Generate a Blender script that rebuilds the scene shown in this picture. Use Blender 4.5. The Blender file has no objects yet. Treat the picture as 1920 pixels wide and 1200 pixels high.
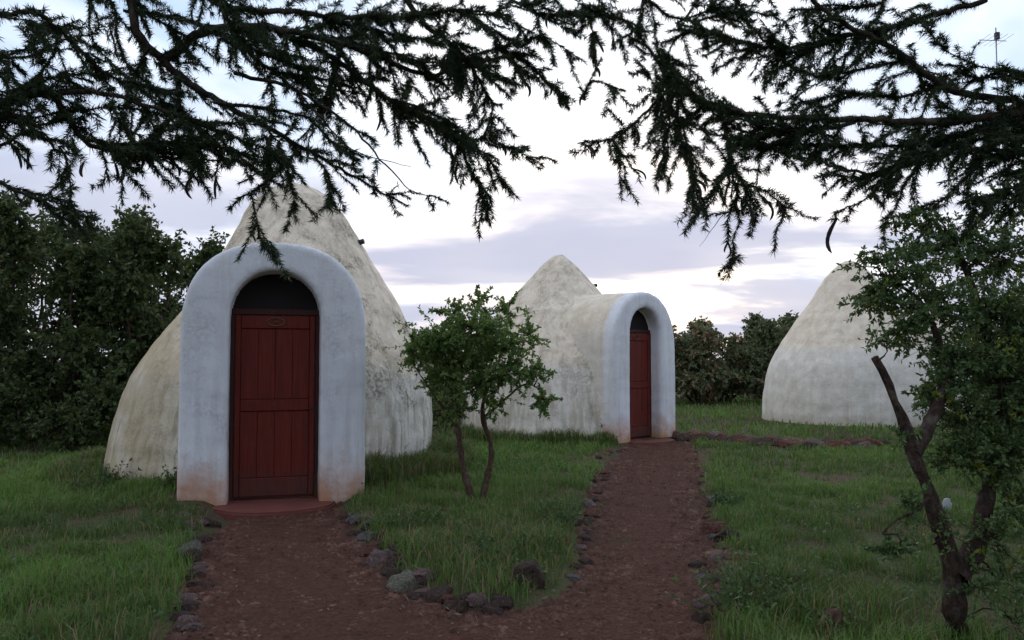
import bpy, bmesh, math, random
import numpy as np
from mathutils import Vector, Matrix, noise as mnoise

R = math.radians
rng = np.random.default_rng(7)
random.seed(7)
scene = bpy.context.scene
col = scene.collection

# ------------------------------------------------------------------ camera
F = 1507.0                      # focal length in pixels of the 1920 wide photograph
PITCH = R(2.66)
EYE = Vector((0.0, 0.0, 1.53))
cam_d = bpy.data.cameras.new('camera')
cam_d.sensor_width = 36.0
cam_d.lens = 36.0 * F / 1920.0
cam_d.clip_start = 0.05
cam_d.clip_end = 2000.0
cam = bpy.data.objects.new('camera', cam_d)
cam.location = EYE
cam.rotation_euler = (R(90) + PITCH, 0, 0)
col.objects.link(cam)
scene.camera = cam

# ------------------------------------------------------------------ node helpers
def node(nt, typ, props=None, **ins):
    n = nt.nodes.new(typ)
    for k, v in (props or {}).items():
        setattr(n, k, v)
    for k, v in ins.items():
        key = int(k[1:]) if (k[0] == '_' and k[1:].isdigit()) else k.replace('__', ' ')
        s = n.inputs[key]
        if isinstance(v, bpy.types.NodeSocket):
            nt.links.new(v, s)
        else:
            s.default_value = v
    return n

def mth(nt, op, a, b=None, clamp=False):
    ins = {'_0': a}
    if b is not None:
        ins['_1'] = b
    return node(nt, 'ShaderNodeMath', {'operation': op, 'use_clamp': clamp}, **ins).outputs[0]

def mixc(nt, fac, a, b, mode='MIX'):
    n = nt.nodes.new('ShaderNodeMix')
    n.data_type = 'RGBA'
    n.blend_type = mode
    for idx, v in ((0, fac), (6, a), (7, b)):
        if isinstance(v, bpy.types.NodeSocket):
            nt.links.new(v, n.inputs[idx])
        elif idx == 0:
            n.inputs[0].default_value = v
        else:
            n.inputs[idx].default_value = (*v, 1.0) if len(v) == 3 else v
    return n.outputs[2]

def sstep(nt, v, a, b):
    n = node(nt, 'ShaderNodeMapRange', {'interpolation_type': 'SMOOTHSTEP', 'clamp': True},
             Value=v, From__Min=a, From__Max=b, To__Min=0.0, To__Max=1.0)
    return n.outputs[0]

def noise_tex(nt, vec, scale, detail=4.0, rough=0.55, dist=0.0):
    return node(nt, 'ShaderNodeTexNoise', None, Vector=vec, Scale=scale, Detail=detail, Roughness=rough, Distortion=dist).outputs[0]

def mapping(nt, vec, scale=(1, 1, 1), loc=(0, 0, 0)):
    return node(nt, 'ShaderNodeMapping', None, Vector=vec, Scale=scale, Location=loc).outputs[0]

# ------------------------------------------------------------------ world: dusk sky with broken cloud
SUN_AZ, SUN_EL = R(8), R(11)
SUN = Vector((math.sin(SUN_AZ) * math.cos(SUN_EL), math.cos(SUN_AZ) * math.cos(SUN_EL), math.sin(SUN_EL)))
world = bpy.data.worlds.new('World')
scene.world = world
world.use_nodes = True
nt = world.node_tree
nt.nodes.clear()
gen = node(nt, 'ShaderNodeTexCoord').outputs['Generated']
sep = node(nt, 'ShaderNodeSeparateXYZ', None, Vector=gen)
dz = mth(nt, 'MAXIMUM', sep.outputs[2], 0.0)
den = mth(nt, 'ADD', dz, 0.16)
cu = mth(nt, 'DIVIDE', sep.outputs[0], den)
cv = mth(nt, 'DIVIDE', sep.outputs[1], den)
cp = node(nt, 'ShaderNodeCombineXYZ', None, X=cu, Y=cv, Z=0.0).outputs[0]
sky = node(nt, 'ShaderNodeTexSky', {'sky_type': 'NISHITA', 'sun_disc': False, 'sun_elevation': SUN_EL,
                                    'sun_rotation': SUN_AZ, 'air_density': 1.0, 'dust_density': 1.5}).outputs[0]
SKY_STRENGTH = 0.12
# glow: how near to the veiled sun a direction looks
dotn = node(nt, 'ShaderNodeVectorMath', {'operation': 'DOT_PRODUCT'}, _0=gen, _1=tuple(SUN)).outputs['Value']
glow = sstep(nt, dotn, -0.9, 0.95)
up = sstep(nt, dz, 0.0, 0.5)
thin = noise_tex(nt, mapping(nt, cp, (0.8, 0.8, 1), (-0.2, 0.4, 0)), 1.0, 5, 0.55, 0.4)
thick = noise_tex(nt, mapping(nt, cp, (0.62, 1.0, 1), (0.84, 8.07, 0)), 1.0, 6, 0.55, 0.3)
veil = sstep(nt, thin, 0.39, 0.64)
bank = sstep(nt, thick, 0.395, 0.545)
lowband = mth(nt, 'SUBTRACT', 1.0, sstep(nt, dz, 0.16, 0.34))
bank = mth(nt, 'MULTIPLY', bank, lowband)
S = 1.0 / SKY_STRENGTH
def sc3(c, k=1.0):
    return tuple(x * k * S for x in c)
clear = mixc(nt, 0.78, sky, sc3((0.48, 0.64, 0.88)))
cloud_hi = mixc(nt, glow, sc3((0.62, 0.62, 0.68)), sc3((1.12, 1.12, 1.15)))
cloud_lo = mixc(nt, glow, sc3((0.34, 0.34, 0.42)), sc3((0.41, 0.44, 0.57)))
pink = mixc(nt, glow, sc3((0.56, 0.48, 0.54)), sc3((0.74, 0.62, 0.66)))
skyc = mixc(nt, veil, clear, cloud_hi)
pk = mth(nt, 'MULTIPLY', mth(nt, 'SUBTRACT', 1.0, sstep(nt, dz, 0.12, 0.32)), sstep(nt, noise_tex(nt, mapping(nt, cp, (0.5, 0.7, 1), (7, 2, 0)), 1.0, 3), 0.38, 0.62))
skyc = mixc(nt, mth(nt, 'MULTIPLY', pk, 0.75), skyc, pink)
skyc = mixc(nt, mth(nt, 'MULTIPLY', bank, 0.85), skyc, cloud_lo)
bg = node(nt, 'ShaderNodeBackground', None, Color=skyc, Strength=SKY_STRENGTH)
nt.links.new(bg.outputs[0], node(nt, 'ShaderNodeOutputWorld').inputs[0])

# ------------------------------------------------------------------ sun (veiled, low, beyond the huts)
sd = bpy.data.lights.new('sun', 'SUN')
sd.energy = 0.5
sd.angle = R(25)
sd.color = (1.0, 0.90, 0.82)
sun = bpy.data.objects.new('sun', sd)
sun.rotation_euler = (-SUN).to_track_quat('-Z', 'Y').to_euler()
sun.location = SUN * 60
col.objects.link(sun)

vs = scene.view_settings
vs.view_transform = 'Standard'
vs.look = 'None'
vs.exposure = 0.42
vs.gamma = 1.0
vs.use_curve_mapping = False
scene.cycles.use_denoising = True
scene.cycles.max_bounces = 6
scene.cycles.transparent_max_bounces = 4

# ------------------------------------------------------------------ placing helpers
CP, SP = math.cos(PITCH), math.sin(PITCH)
def ray(px, py):
    x, y = (px - 960.0) / F, (600.0 - py) / F
    return Vector((x, CP - y * SP, SP + y * CP))      # y component ~1
def gp(px, py, z=0.0):
    d = ray(px, py)
    t = (z - EYE.z) / d.z
    return EYE + d * t
def at(px, py, Y):
    d = ray(px, py)
    return EYE + d * (Y / d.y)

def tag(o, label=None, cat=None, group=None, kind=None):
    if label: o['label'] = label
    if cat: o['category'] = cat
    if group: o['group'] = group
    if kind: o['kind'] = kind
    return o
def empty(name, loc=(0, 0, 0), rz=0.0):
    o = bpy.data.objects.new(name, None)
    o.location = loc
    o.rotation_euler = (0, 0, rz)
    col.objects.link(o)
    return o
def link(name, me, parent=None, mats=()):
    o = bpy.data.objects.new(name, me)
    col.objects.link(o)
    o.parent = parent
    for m in mats:
        if m.name not in [x.name for x in me.materials if x]:
            me.materials.append(m)
    return o

class Acc:
    """collects triangles / quads as numpy arrays, builds one mesh"""
    def __init__(self):
        self.v, self.q, self.t, self.c, self.n = [], [], [], [], 0
    def add(self, v, quads=None, tris=None, tint=None):
        v = np.asarray(v, float).reshape(-1, 3)
        if quads is not None and len(quads): self.q.append(np.asarray(quads, np.int64).reshape(-1, 4) + self.n)
        if tris is not None and len(tris): self.t.append(np.asarray(tris, np.int64).reshape(-1, 3) + self.n)
        self.v.append(v)
        self.c.append(np.full(len(v), 0.5) if tint is None else np.broadcast_to(np.asarray(tint, float), (len(v),)))
        self.n += len(v)
    def mesh(self, name, smooth=False):
        me = bpy.data.meshes.new(name)
        V = np.concatenate(self.v) if self.v else np.zeros((0, 3))
        Q = np.concatenate(self.q) if self.q else np.zeros((0, 4), np.int64)
        T = np.concatenate(self.t) if self.t else np.zeros((0, 3), np.int64)
        me.vertices.add(len(V)); me.vertices.foreach_set('co', V.astype(np.float32).ravel())
        nl = len(Q) * 4 + len(T) * 3
        me.loops.add(nl)
        me.loops.foreach_set('vertex_index', np.concatenate([Q.ravel(), T.ravel()]).astype(np.int32))
        me.polygons.add(len(Q) + len(T))
        st = np.concatenate([np.arange(len(Q)) * 4, len(Q) * 4 + np.arange(len(T)) * 3])
        me.polygons.foreach_set('loop_start', st.astype(np.int32))
        me.update(calc_edges=True)
        a = me.attributes.new('tint', 'FLOAT', 'POINT')
        a.data.foreach_set('value', np.concatenate(self.c).astype(np.float32) if self.c else np.zeros(0, np.float32))
        if smooth:
            me.polygons.foreach_set('use_smooth', np.ones(len(me.polygons), bool))
        me.validate()
        return me
    def build(self, name, mat, parent=None, smooth=False):
        me = self.mesh(name, smooth)
        me.materials.append(mat)
        return link(name, me, parent)

def unit(a):
    return a / np.maximum(np.linalg.norm(a, axis=-1, keepdims=True), 1e-9)

def tube(acc, pts, rad, sides=6, tint=0.5, cap=True):
    P = np.asarray([tuple(p) for p in pts], float)
    n = len(P)
    rad = np.broadcast_to(np.asarray(rad, float), (n,))
    T = unit(np.gradient(P, axis=0))
    ref = np.array([0.31, 0.2, 0.93]) if abs(T[0][2]) < 0.8 else np.array([1.0, 0.1, 0.0])
    A = unit(np.cross(T, ref)); B = np.cross(T, A)
    a = np.linspace(0, 2 * math.pi, sides, endpoint=False)
    V = P[:, None, :] + rad[:, None, None] * (np.cos(a)[None, :, None] * A[:, None, :] + np.sin(a)[None, :, None] * B[:, None, :])
    i = np.arange(n - 1)[:, None] * sides; j = np.arange(sides)[None, :]; k = (j + 1) % sides
    Q = np.stack(np.broadcast_arrays(i + j, i + k, i + sides + k, i + sides + j), -1).reshape(-1, 4)
    tr = None
    if cap and sides > 2:
        e = (n - 1) * sides
        tr = [(e, e + m, e + m + 1) for m in range(1, sides - 1)]
    acc.add(V.reshape(-1, 3), Q, tr, tint)

def leaves(acc, P, D, L, W, tint, droop=0.0):
    n = len(P)
    D = unit(D)
    S = unit(np.cross(D, rng.normal(size=(n, 3))))
    L = np.broadcast_to(L, (n,))[:, None]; W = np.broadcast_to(W, (n,))[:, None]
    tip = P + D * L; tip[:, 2] -= (L[:, 0] * droop)
    mid = P + D * L * 0.45
    V = np.stack([P, mid + S * W * 0.5, tip, mid - S * W * 0.5], 1).reshape(-1, 3)
    Q = np.arange(n * 4).reshape(n, 4)
    acc.add(V, Q, None, np.repeat(np.broadcast_to(tint, (n,)), 4))

def needles(acc, P, D, L, W, tint):
    n = len(P)
    D = unit(D)
    S = unit(np.cross(D, rng.normal(size=(n, 3)))) * np.broadcast_to(W, (n,))[:, None] * 0.5
    tip = P + D * L[:, None]; tip[:, 2] -= L * 0.15
    b = P + D * L[:, None] * 0.12
    acc.add(np.stack([b - S, b + S, tip], 1).reshape(-1, 3), None, np.arange(n * 3).reshape(n, 3), np.repeat(tint, 3))

def smooth_path(pts, step):
    P = [Vector(p) for p in pts]
    P = [P[0] * 2 - P[1]] + P + [P[-1] * 2 - P[-2]]
    out = []
    for i in range(1, len(P) - 2):
        a, b, c, d = P[i - 1], P[i], P[i + 1], P[i + 2]
        m = max(2, int((c - b).length / step))
        for k in range(m):
            t = k / m
            out.append(0.5 * ((2 * b) + (c - a) * t + (2 * a - 5 * b + 4 * c - d) * t * t + (3 * b - a - 3 * c + d) * t ** 3))
    out.append(P[-2])
    return np.array([tuple(p) for p in out])

def vnoise(x, y, seed=0):
    """value noise 0..1 over numpy arrays"""
    xi, yi = np.floor(x).astype(np.int64), np.floor(y).astype(np.int64)
    fx, fy = x - xi, y - yi
    fx = fx * fx * (3 - 2 * fx); fy = fy * fy * (3 - 2 * fy)
    def h(a, b):
        k = (a * 374761393 + b * 668265263 + seed * 1442695) & 0xffffffff
        k = ((k ^ (k >> 13)) * 1274126177) & 0xffffffff
        return ((k ^ (k >> 16)) & 0xffff) / 65535.0
    return (h(xi, yi) * (1 - fx) + h(xi + 1, yi) * fx) * (1 - fy) + (h(xi, yi + 1) * (1 - fx) + h(xi + 1, yi + 1) * fx) * fy
def fbm(x, y, seed=0, o=3):
    s, a, tot = 0.0, 1.0, 0.0
    for k in range(o):
        s = s + a * vnoise(x * 2 ** k + 17.3 * k, y * 2 ** k - 9.1 * k, seed + k); tot += a; a *= 0.5
    return s / tot

# ------------------------------------------------------------------ materials
def new_mat(name):
    m = bpy.data.materials.new(name)
    m.use_nodes = True
    t = m.node_tree
    t.nodes.clear()
    return m, t
def finish(t, color, rough=0.8, bump=None, bump_d=0.02, bump_s=0.5, spec=0.3, coat=0.0):
    b = node(t, 'ShaderNodeBsdfPrincipled', None, Base__Color=color, Roughness=rough)
    b.inputs['Specular IOR Level'].default_value = spec
    if bump is not None:
        bn = node(t, 'ShaderNodeBump', None, Strength=bump_s, Distance=bump_d, Height=bump)
        t.links.new(bn.outputs[0], b.inputs['Normal'])
    t.links.new(b.outputs[0], node(t, 'ShaderNodeOutputMaterial').inputs[0])
    return b
def C(*c): return (*c, 1.0)
def objc(t): return node(t, 'ShaderNodeTexCoord').outputs['Object']

def leaf_mat(name, dark, light, dead=None, transl=0.3, rough=0.55):
    m, t = new_mat(name)
    tint = node(t, 'ShaderNodeAttribute', {'attribute_name': 'tint'}).outputs['Fac']
    c = mixc(t, sstep(t, tint, 0.0, 0.85), dark, light)
    if dead: c = mixc(t, sstep(t, tint, 0.90, 0.94), c, dead)
    p = node(t, 'ShaderNodeBsdfPrincipled', None, Base__Color=c, Roughness=rough)
    p.inputs['Specular IOR Level'].default_value = 0.25
    tr = node(t, 'ShaderNodeBsdfTranslucent', None, Color=mixc(t, 0.35, c, (light[0] * 1.6, light[1] * 1.5, light[2])))
    mx = node(t, 'ShaderNodeMixShader', None, _0=transl, _1=p.outputs[0], _2=tr.outputs[0])
    t.links.new(mx.outputs[0], node(t, 'ShaderNodeOutputMaterial').inputs[0])
    return m

M_ACACIA = leaf_mat('acacia_leaf', (0.016, 0.030, 0.014), (0.046, 0.074, 0.030), transl=0.25)
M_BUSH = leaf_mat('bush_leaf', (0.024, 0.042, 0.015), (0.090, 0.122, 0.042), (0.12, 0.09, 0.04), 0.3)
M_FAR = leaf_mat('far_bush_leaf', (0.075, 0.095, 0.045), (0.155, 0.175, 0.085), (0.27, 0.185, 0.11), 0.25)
M_SMALL = leaf_mat('small_tree_leaf', (0.062, 0.115, 0.036), (0.175, 0.265, 0.078), (0.18, 0.20, 0.05), 0.45)
M_RIGHT = leaf_mat('right_tree_leaf', (0.042, 0.078, 0.030), (0.115, 0.175, 0.062), (0.16, 0.20, 0.03), 0.3)
M_WEED = leaf_mat('weed_leaf', (0.04, 0.08, 0.03), (0.09, 0.15, 0.05), (0.15, 0.10, 0.06), 0.3)
M_GRASS = leaf_mat('grass_blade', (0.045, 0.090, 0.022), (0.135, 0.232, 0.050), (0.22, 0.165, 0.088), 0.3, 0.6)

def bark_mat(name, a, b, sc=30):
    m, t = new_mat(name)
    o = objc(t)
    n1 = noise_tex(t, mapping(t, o, (1, 1, 0.35)), sc, 5, 0.6)
    n2 = noise_tex(t, o, sc * 0.25, 3)
    c = mixc(t, sstep(t, n1, 0.3, 0.7), a, b)
    c = mixc(t, mth(t, 'MULTIPLY', sstep(t, n2, 0.5, 0.7), 0.5), c, (0.16, 0.14, 0.11))
    finish(t, c, 0.95, n1, 0.04, 1.0, 0.1)
    return m
M_BARK = bark_mat('acacia_bark', (0.030, 0.024, 0.020), (0.075, 0.058, 0.045))
M_BARK2 = bark_mat('grey_brown_bark', (0.028, 0.019, 0.015), (0.070, 0.048, 0.036), 45)
M_STEM = bark_mat('small_tree_bark', (0.06, 0.035, 0.025), (0.14, 0.09, 0.065), 50)

def mixz(t, z, zz, k):
    return zz if k > 0.9 else mth(t, 'ADD', mth(t, 'MULTIPLY', z, 0.9), mth(t, 'MULTIPLY', zz, 0.1))

def plaster(name, porch=False, mildew=0.5, seed=0.0, band=1.35, front=2.35, left=0.0, streaky=1.0):
    m, t = new_mat(name)
    o = mapping(t, objc(t), (1, 1, 1), (seed, seed * 0.7, 0))
    xyz = node(t, 'ShaderNodeSeparateXYZ', None, Vector=objc(t))
    x, y, z = xyz.outputs
    big = noise_tex(t, o, 1.1, 4, 0.6)
    mid = noise_tex(t, o, 4.5, 5, 0.65)
    fine = noise_tex(t, o, 26.0, 5, 0.65)
    streak = noise_tex(t, mapping(t, o, (7.0, 7.0, 0.55)), 1.0, 5, 0.65)
    white = mixc(t, sstep(t, mid, 0.35, 0.7), (0.67, 0.62, 0.54), (0.79, 0.745, 0.67))
    cream = mixc(t, sstep(t, mid, 0.3, 0.7), (0.68, 0.575, 0.445), (0.83, 0.73, 0.59))
    zz = mth(t, 'ADD', z, mth(t, 'MULTIPLY', mth(t, 'SUBTRACT', big, 0.5), 0.5))
    if porch:
        wp = mixc(t, sstep(t, big, 0.3, 0.7), (0.70, 0.715, 0.745), (0.78, 0.79, 0.81))
        edge = mth(t, 'ADD', mth(t, 'MULTIPLY', y, -1.0), mth(t, 'MULTIPLY', mth(t, 'SUBTRACT', mid, 0.5), 0.22))
        c = mixc(t, sstep(t, edge, front - 0.34, front - 0.16), mixc(t, sstep(t, z, 1.6, 2.3), white, cream), wp)
        sfac = 0.34
    else:
        c = mixc(t, sstep(t, mixz(t, z, zz, streaky), band - 0.12, band + 0.16), white, cream)
        sfac = streaky
    # rain streaks, soot, mildew
    sk = mth(t, 'MULTIPLY', sstep(t, streak, 0.44, 0.72), sfac)
    c = mixc(t, mth(t, 'MULTIPLY', sk, 0.62), c, (0.36, 0.295, 0.215))
    blot = mth(t, 'MULTIPLY', sstep(t, noise_tex(t, o, 2.6, 8, 0.75, 0.8), 0.52, 0.70), sfac)
    c = mixc(t, mth(t, 'MULTIPLY', blot, 0.50), c, (0.44, 0.355, 0.255))
    drip = noise_tex(t, mapping(t, o, (11.0, 11.0, 0.9)), 1.0, 6, 0.7)
    md = mth(t, 'MULTIPLY', sstep(t, noise_tex(t, o, 1.9, 7, 0.72, 0.5), 0.46, 0.64), sstep(t, fine, 0.36, 0.60))
    c = mixc(t, mth(t, 'MULTIPLY', md, mildew), c, (0.125, 0.110, 0.070))
    lowz = mth(t, 'SUBTRACT', 1.0, sstep(t, z, 0.5, 1.9))
    c = mixc(t, mth(t, 'MULTIPLY', mth(t, 'MULTIPLY', sstep(t, drip, 0.44, 0.66), lowz), mildew * 0.8), c, (0.15, 0.135, 0.095))
    if left:   # ochre algae on the side of the dome that never dries
        sd_ = mth(t, 'MULTIPLY', sstep(t, mth(t, 'MULTIPLY', x, -1.0), 0.3, 1.5), sstep(t, big, 0.30, 0.55))
        c = mixc(t, mth(t, 'MULTIPLY', sd_, left), c, (0.34, 0.265, 0.135))
    # crazing lines
    vor = node(t, 'ShaderNodeTexVoronoi', {'feature': 'DISTANCE_TO_EDGE'}, Vector=mapping(t, o, (1, 1, 1.5)), Scale=5.0).outputs[0]
    crack = mth(t, 'MULTIPLY', mth(t, 'SUBTRACT', 1.0, sstep(t, vor, 0.0, 0.02)), sstep(t, big, 0.45, 0.65))
    c = mixc(t, mth(t, 'MULTIPLY', crack, 0.28 if porch else 0.35), c, (0.20, 0.17, 0.13))
    # red soil splashed up the foot
    h = mth(t, 'ADD', z, mth(t, 'MULTIPLY', mth(t, 'SUBTRACT', noise_tex(t, o, 3.0, 4, 0.6), 0.5), -1.0 if porch else -0.35))
    sp = mth(t, 'SUBTRACT', 1.0, sstep(t, h, -0.05, 0.62 if porch else 0.32))
    c = mixc(t, mth(t, 'MULTIPLY', sp, 0.92 if porch else 0.6), c, (0.44, 0.195, 0.080) if porch else (0.28, 0.215, 0.10))
    courses = mth(t, 'SINE', mth(t, 'MULTIPLY', mth(t, 'ADD', z, mth(t, 'MULTIPLY', mid, 0.06)), 26.0))
    hgt = mth(t, 'ADD', mth(t, 'ADD', mth(t, 'MULTIPLY', fine, 0.5), mth(t, 'MULTIPLY', mid, 1.0)), mth(t, 'MULTIPLY', courses, 0.07 if porch else 0.035))
    finish(t, c, 0.92, hgt, 0.03, 0.30 if porch else 0.55, 0.15)
    return m

def paint_wood(name, a, b, rough=0.45):
    m, t = new_mat(name)
    o = objc(t)
    gr = noise_tex(t, mapping(t, o, (40, 40, 2.0)), 1.0, 5, 0.6)
    bl = noise_tex(t, o, 3.0, 3)
    c = mixc(t, sstep(t, gr, 0.3, 0.75), a, b)
    c = mixc(t, mth(t, 'MULTIPLY', sstep(t, bl, 0.5, 0.75), 0.35), c, tuple(k * 0.5 for k in a))
    zc = node(t, 'ShaderNodeSeparateXYZ', None, Vector=o).outputs[2]
    scuff = mth(t, 'MULTIPLY', sstep(t, noise_tex(t, o, 14.0, 6, 0.7), 0.56, 0.68), 0.15)
    c = mixc(t, scuff, c, (0.20, 0.075, 0.045))
    dirt = mth(t, 'MULTIPLY', mth(t, 'SUBTRACT', 1.0, sstep(t, mth(t, 'ADD', zc, mth(t, 'MULTIPLY', bl, -0.4)), -0.1, 0.25)), 0.6)
    c = mixc(t, dirt, c, (0.060, 0.030, 0.022))
    finish(t, c, 0.55, gr, 0.004, 0.5, 0.25)
    return m
M_DOOR = paint_wood('red_door_paint', (0.092, 0.0095, 0.005), (0.148, 0.0175, 0.009))
M_RAIL = paint_wood('dark_red_door_paint', (0.064, 0.008, 0.0055), (0.105, 0.014, 0.009))
M_DARKWOOD = paint_wood('dark_frame_paint', (0.035, 0.010, 0.009), (0.060, 0.016, 0.012))

def plain(name, c, rough=0.6, metal=0.0, nscale=20, var=0.3):
    m, t = new_mat(name)
    n = noise_tex(t, objc(t), nscale, 4)
    cc = mixc(t, n, tuple(k * (1 - var) for k in c), tuple(min(1, k * (1 + var)) for k in c))
    b = finish(t, cc, rough, n, 0.005, 0.3, 0.3)
    b.inputs['Metallic'].default_value = metal
    return m
M_GLASS = plain('dark_fanlight_board', (0.010, 0.008, 0.008), 0.8)
M_BRASS = plain('dull_brass', (0.17, 0.10, 0.055), 0.5, 0.7)
M_STEP = plain('red_oxide_cement', (0.155, 0.047, 0.036), 0.75, 0, 7, 0.35)
M_PIPE = plain('black_plastic', (0.025, 0.025, 0.028), 0.5)
M_METAL = plain('grey_metal', (0.34, 0.36, 0.40), 0.5, 0.6)
M_POD = plain('pod_brown', (0.030, 0.024, 0.018), 0.7)
M_PETAL = plain('white_petal', (0.75, 0.74, 0.72), 0.7)
M_LIME = plain('limewashed_stone', (0.30, 0.305, 0.31), 0.9, 0, 22, 0.6)

def rock_mat(name, a, b, moss=0.0):
    m, t = new_mat(name)
    o = objc(t)
    n = noise_tex(t, o, 7.0, 6, 0.65); f = noise_tex(t, o, 45.0, 4, 0.6)
    c = mixc(t, sstep(t, n, 0.3, 0.7), a, b)
    c = mixc(t, mth(t, 'MULTIPLY', sstep(t, f, 0.5, 0.7), 0.6), c, tuple(k * 0.40 for k in a))
    c = mixc(t, mth(t, 'MULTIPLY', sstep(t, noise_tex(t, o, 3.4, 6, 0.7), 0.54, 0.66), 0.55), c, tuple(min(0.4, k * 2.0) for k in b))
    if moss:
        c = mixc(t, mth(t, 'MULTIPLY', sstep(t, noise_tex(t, o, 11, 4), 0.5, 0.62), moss), c, (0.26, 0.27, 0.19))
    finish(t, c, 0.95, mth(t, 'ADD', n, mth(t, 'MULTIPLY', f, 0.4)), 0.03, 0.8, 0.15)
    return m
ROCKS = {
    'red-brown': rock_mat('red_brown_rock', (0.078, 0.037, 0.028), (0.130, 0.063, 0.044)),
    'dark brown': rock_mat('dark_brown_rock', (0.041, 0.027, 0.022), (0.078, 0.050, 0.041)),
    'grey': rock_mat('grey_rock', (0.078, 0.067, 0.065), (0.148, 0.130, 0.126)),
    'pale lichened': rock_mat('pale_rock', (0.085, 0.076, 0.060), (0.150, 0.138, 0.108), 0.6),
    'tan': rock_mat('tan_rock', (0.118, 0.070, 0.044), (0.185, 0.118, 0.078)),
    'pinkish': rock_mat('pinkish_rock', (0.104, 0.065, 0.059), (0.163, 0.111, 0.104)),
}

def soil_mat(name, a, b, green=0.0):
    m, t = new_mat(name)
    o = objc(t)
    n = noise_tex(t, o, 1.2, 5, 0.6); f = noise_tex(t, o, 24.0, 5, 0.7)
    v = node(t, 'ShaderNodeTexVoronoi', None, Vector=o, Scale=38.0)
    c = mixc(t, sstep(t, f, 0.3, 0.72), a, b)
    c = mixc(t, mth(t, 'MULTIPLY', v.outputs['Color'], 0.35), c, tuple(k * 1.7 for k in b))
    if green:
        c = mixc(t, mth(t, 'MULTIPLY', sstep(t, n, 0.35, 0.65), green), c, (0.050, 0.075, 0.024))
    hgt = mth(t, 'ADD', mth(t, 'MULTIPLY', f, 0.8), mth(t, 'MULTIPLY', v.outputs['Distance'], 0.8))
    finish(t, c, 0.95, hgt, 0.016, 0.8, 0.1)
    return m
M_GROUND = soil_mat('lawn_soil', (0.050, 0.036, 0.024), (0.090, 0.060, 0.038), 0.75)
M_PATH = soil_mat('red_murram_gravel', (0.044, 0.019, 0.0135), (0.080, 0.0355, 0.0245))
M_GRAVEL = rock_mat('red_gravel_stone', (0.050, 0.023, 0.016), (0.130, 0.068, 0.049))

# ------------------------------------------------------------------ ground, path
PATH_PX = [(1172, 838), (1160, 858), (1122, 900), (1100, 950), (1094, 1010), (1090, 1060), (1062, 1112), (1000, 1148),
           (900, 1150), (820, 1135), (757, 1100), (705, 1050), (668, 1010), (648, 970), (630, 925), (430, 925), (400, 985), (384, 1020),
           (368, 1080), (352, 1140), (340, 1200)]
PATH_PX_R = [(1320, 1200), (1335, 1130), (1345, 1070), (1330, 1010), (1320, 950), (1312, 890), (1300, 850), (1285, 824)]
PATH = np.array([tuple(gp(*p))[:2] for p in PATH_PX] + [(-1.75, 2.8), (-1.6, -4.0), (1.7, -4.0), (1.15, 2.8)] +
                [tuple(gp(*p))[:2] for p in PATH_PX_R])

def poly_dist(x, y, poly):
    """signed distance: negative inside"""
    d = np.full(x.shape, 1e9); inside = np.zeros(x.shape, bool)
    n = len(poly)
    for i in range(n):
        ax, ay = poly[i]; bx, by = poly[(i + 1) % n]
        ex, ey = bx - ax, by - ay
        t = np.clip(((x - ax) * ex + (y - ay) * ey) / (ex * ex + ey * ey + 1e-12), 0, 1)
        d = np.minimum(d, np.hypot(x - ax - t * ex, y - ay - t * ey))
        cond = (ay > y) != (by > y)
        with np.errstate(divide='ignore', invalid='ignore'):
            xi = ex * (y - ay) / (by - ay) + ax
        inside ^= cond & (x < xi)
    return np.where(inside, -d, d)

def height(x, y):
    d = poly_dist(x, y, PATH) + 0.16 * (fbm(x * 3.1, y * 3.1, 5, 3) - 0.5)
    s = np.clip((d + 0.10) / 0.30, 0, 1); s = s * s * (3 - 2 * s)
    h = -0.035 + 0.085 * s + 0.05 * (fbm(x * 0.9, y * 0.9, 3, 3) - 0.5) * s
    h = h + s * 0.13 * np.exp(-((np.hypot(x + 3.2, y - 10.8) - 2.0) / 0.7) ** 2)
    far = np.clip((np.hypot(x, y) - 30) / 60, 0, 1)
    return h * (1 - far)

def axis(lo, hi, step, far):
    mid = np.arange(lo, hi + step / 2, step)
    out = step * 1.35 ** np.arange(1, 40)
    out = np.cumsum(out); out = out[out < far]
    return np.concatenate([(lo - out)[::-1], mid, hi + out])
xs, ys = axis(-9, 11, 0.16, 600), axis(2.5, 22, 0.16, 600)
X, Y = np.meshgrid(xs, ys)
Z = height(X.ravel(), Y.ravel()).reshape(X.shape)
a = Acc()
nx, ny = len(xs), len(ys)
ii, jj = np.meshgrid(np.arange(nx - 1), np.arange(ny - 1))
q = (jj * nx + ii).ravel()
a.add(np.stack([X, Y, Z], -1).reshape(-1, 3), np.stack([q, q + 1, q + nx + 1, q + nx], -1))
ground = a.build('ground', M_GROUND, smooth=True)
tag(ground, kind='structure', label='lawn soil running back to the bushes on all sides')

px_, py_ = np.meshgrid(np.arange(-2.6, 3.8, 0.05), np.arange(-4.2, 15.2, 0.05))
shape = px_.shape
dpath = poly_dist(px_.ravel(), py_.ravel(), PATH).reshape(shape)
keep = dpath < 0.18
idx = -np.ones(shape, np.int64)
idx[keep] = np.arange(keep.sum())
zz = 0.016 * (fbm(px_ * 2.2, py_ * 2.2, 9, 3) - 0.5) + 0.007 * (fbm(px_ * 9, py_ * 9, 12, 2) - 0.5)
V = np.stack([px_[keep], py_[keep], zz[keep]], -1)
qq = np.stack([idx[:-1, :-1], idx[:-1, 1:], idx[1:, 1:], idx[1:, :-1]], -1).reshape(-1, 4)
qq = qq[(qq >= 0).all(1)]
a = Acc(); a.add(V, qq)
path = a.build('path', M_PATH, smooth=True)
tag(path, kind='structure', label='forked red gravel path leading to both hut doors')

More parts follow.
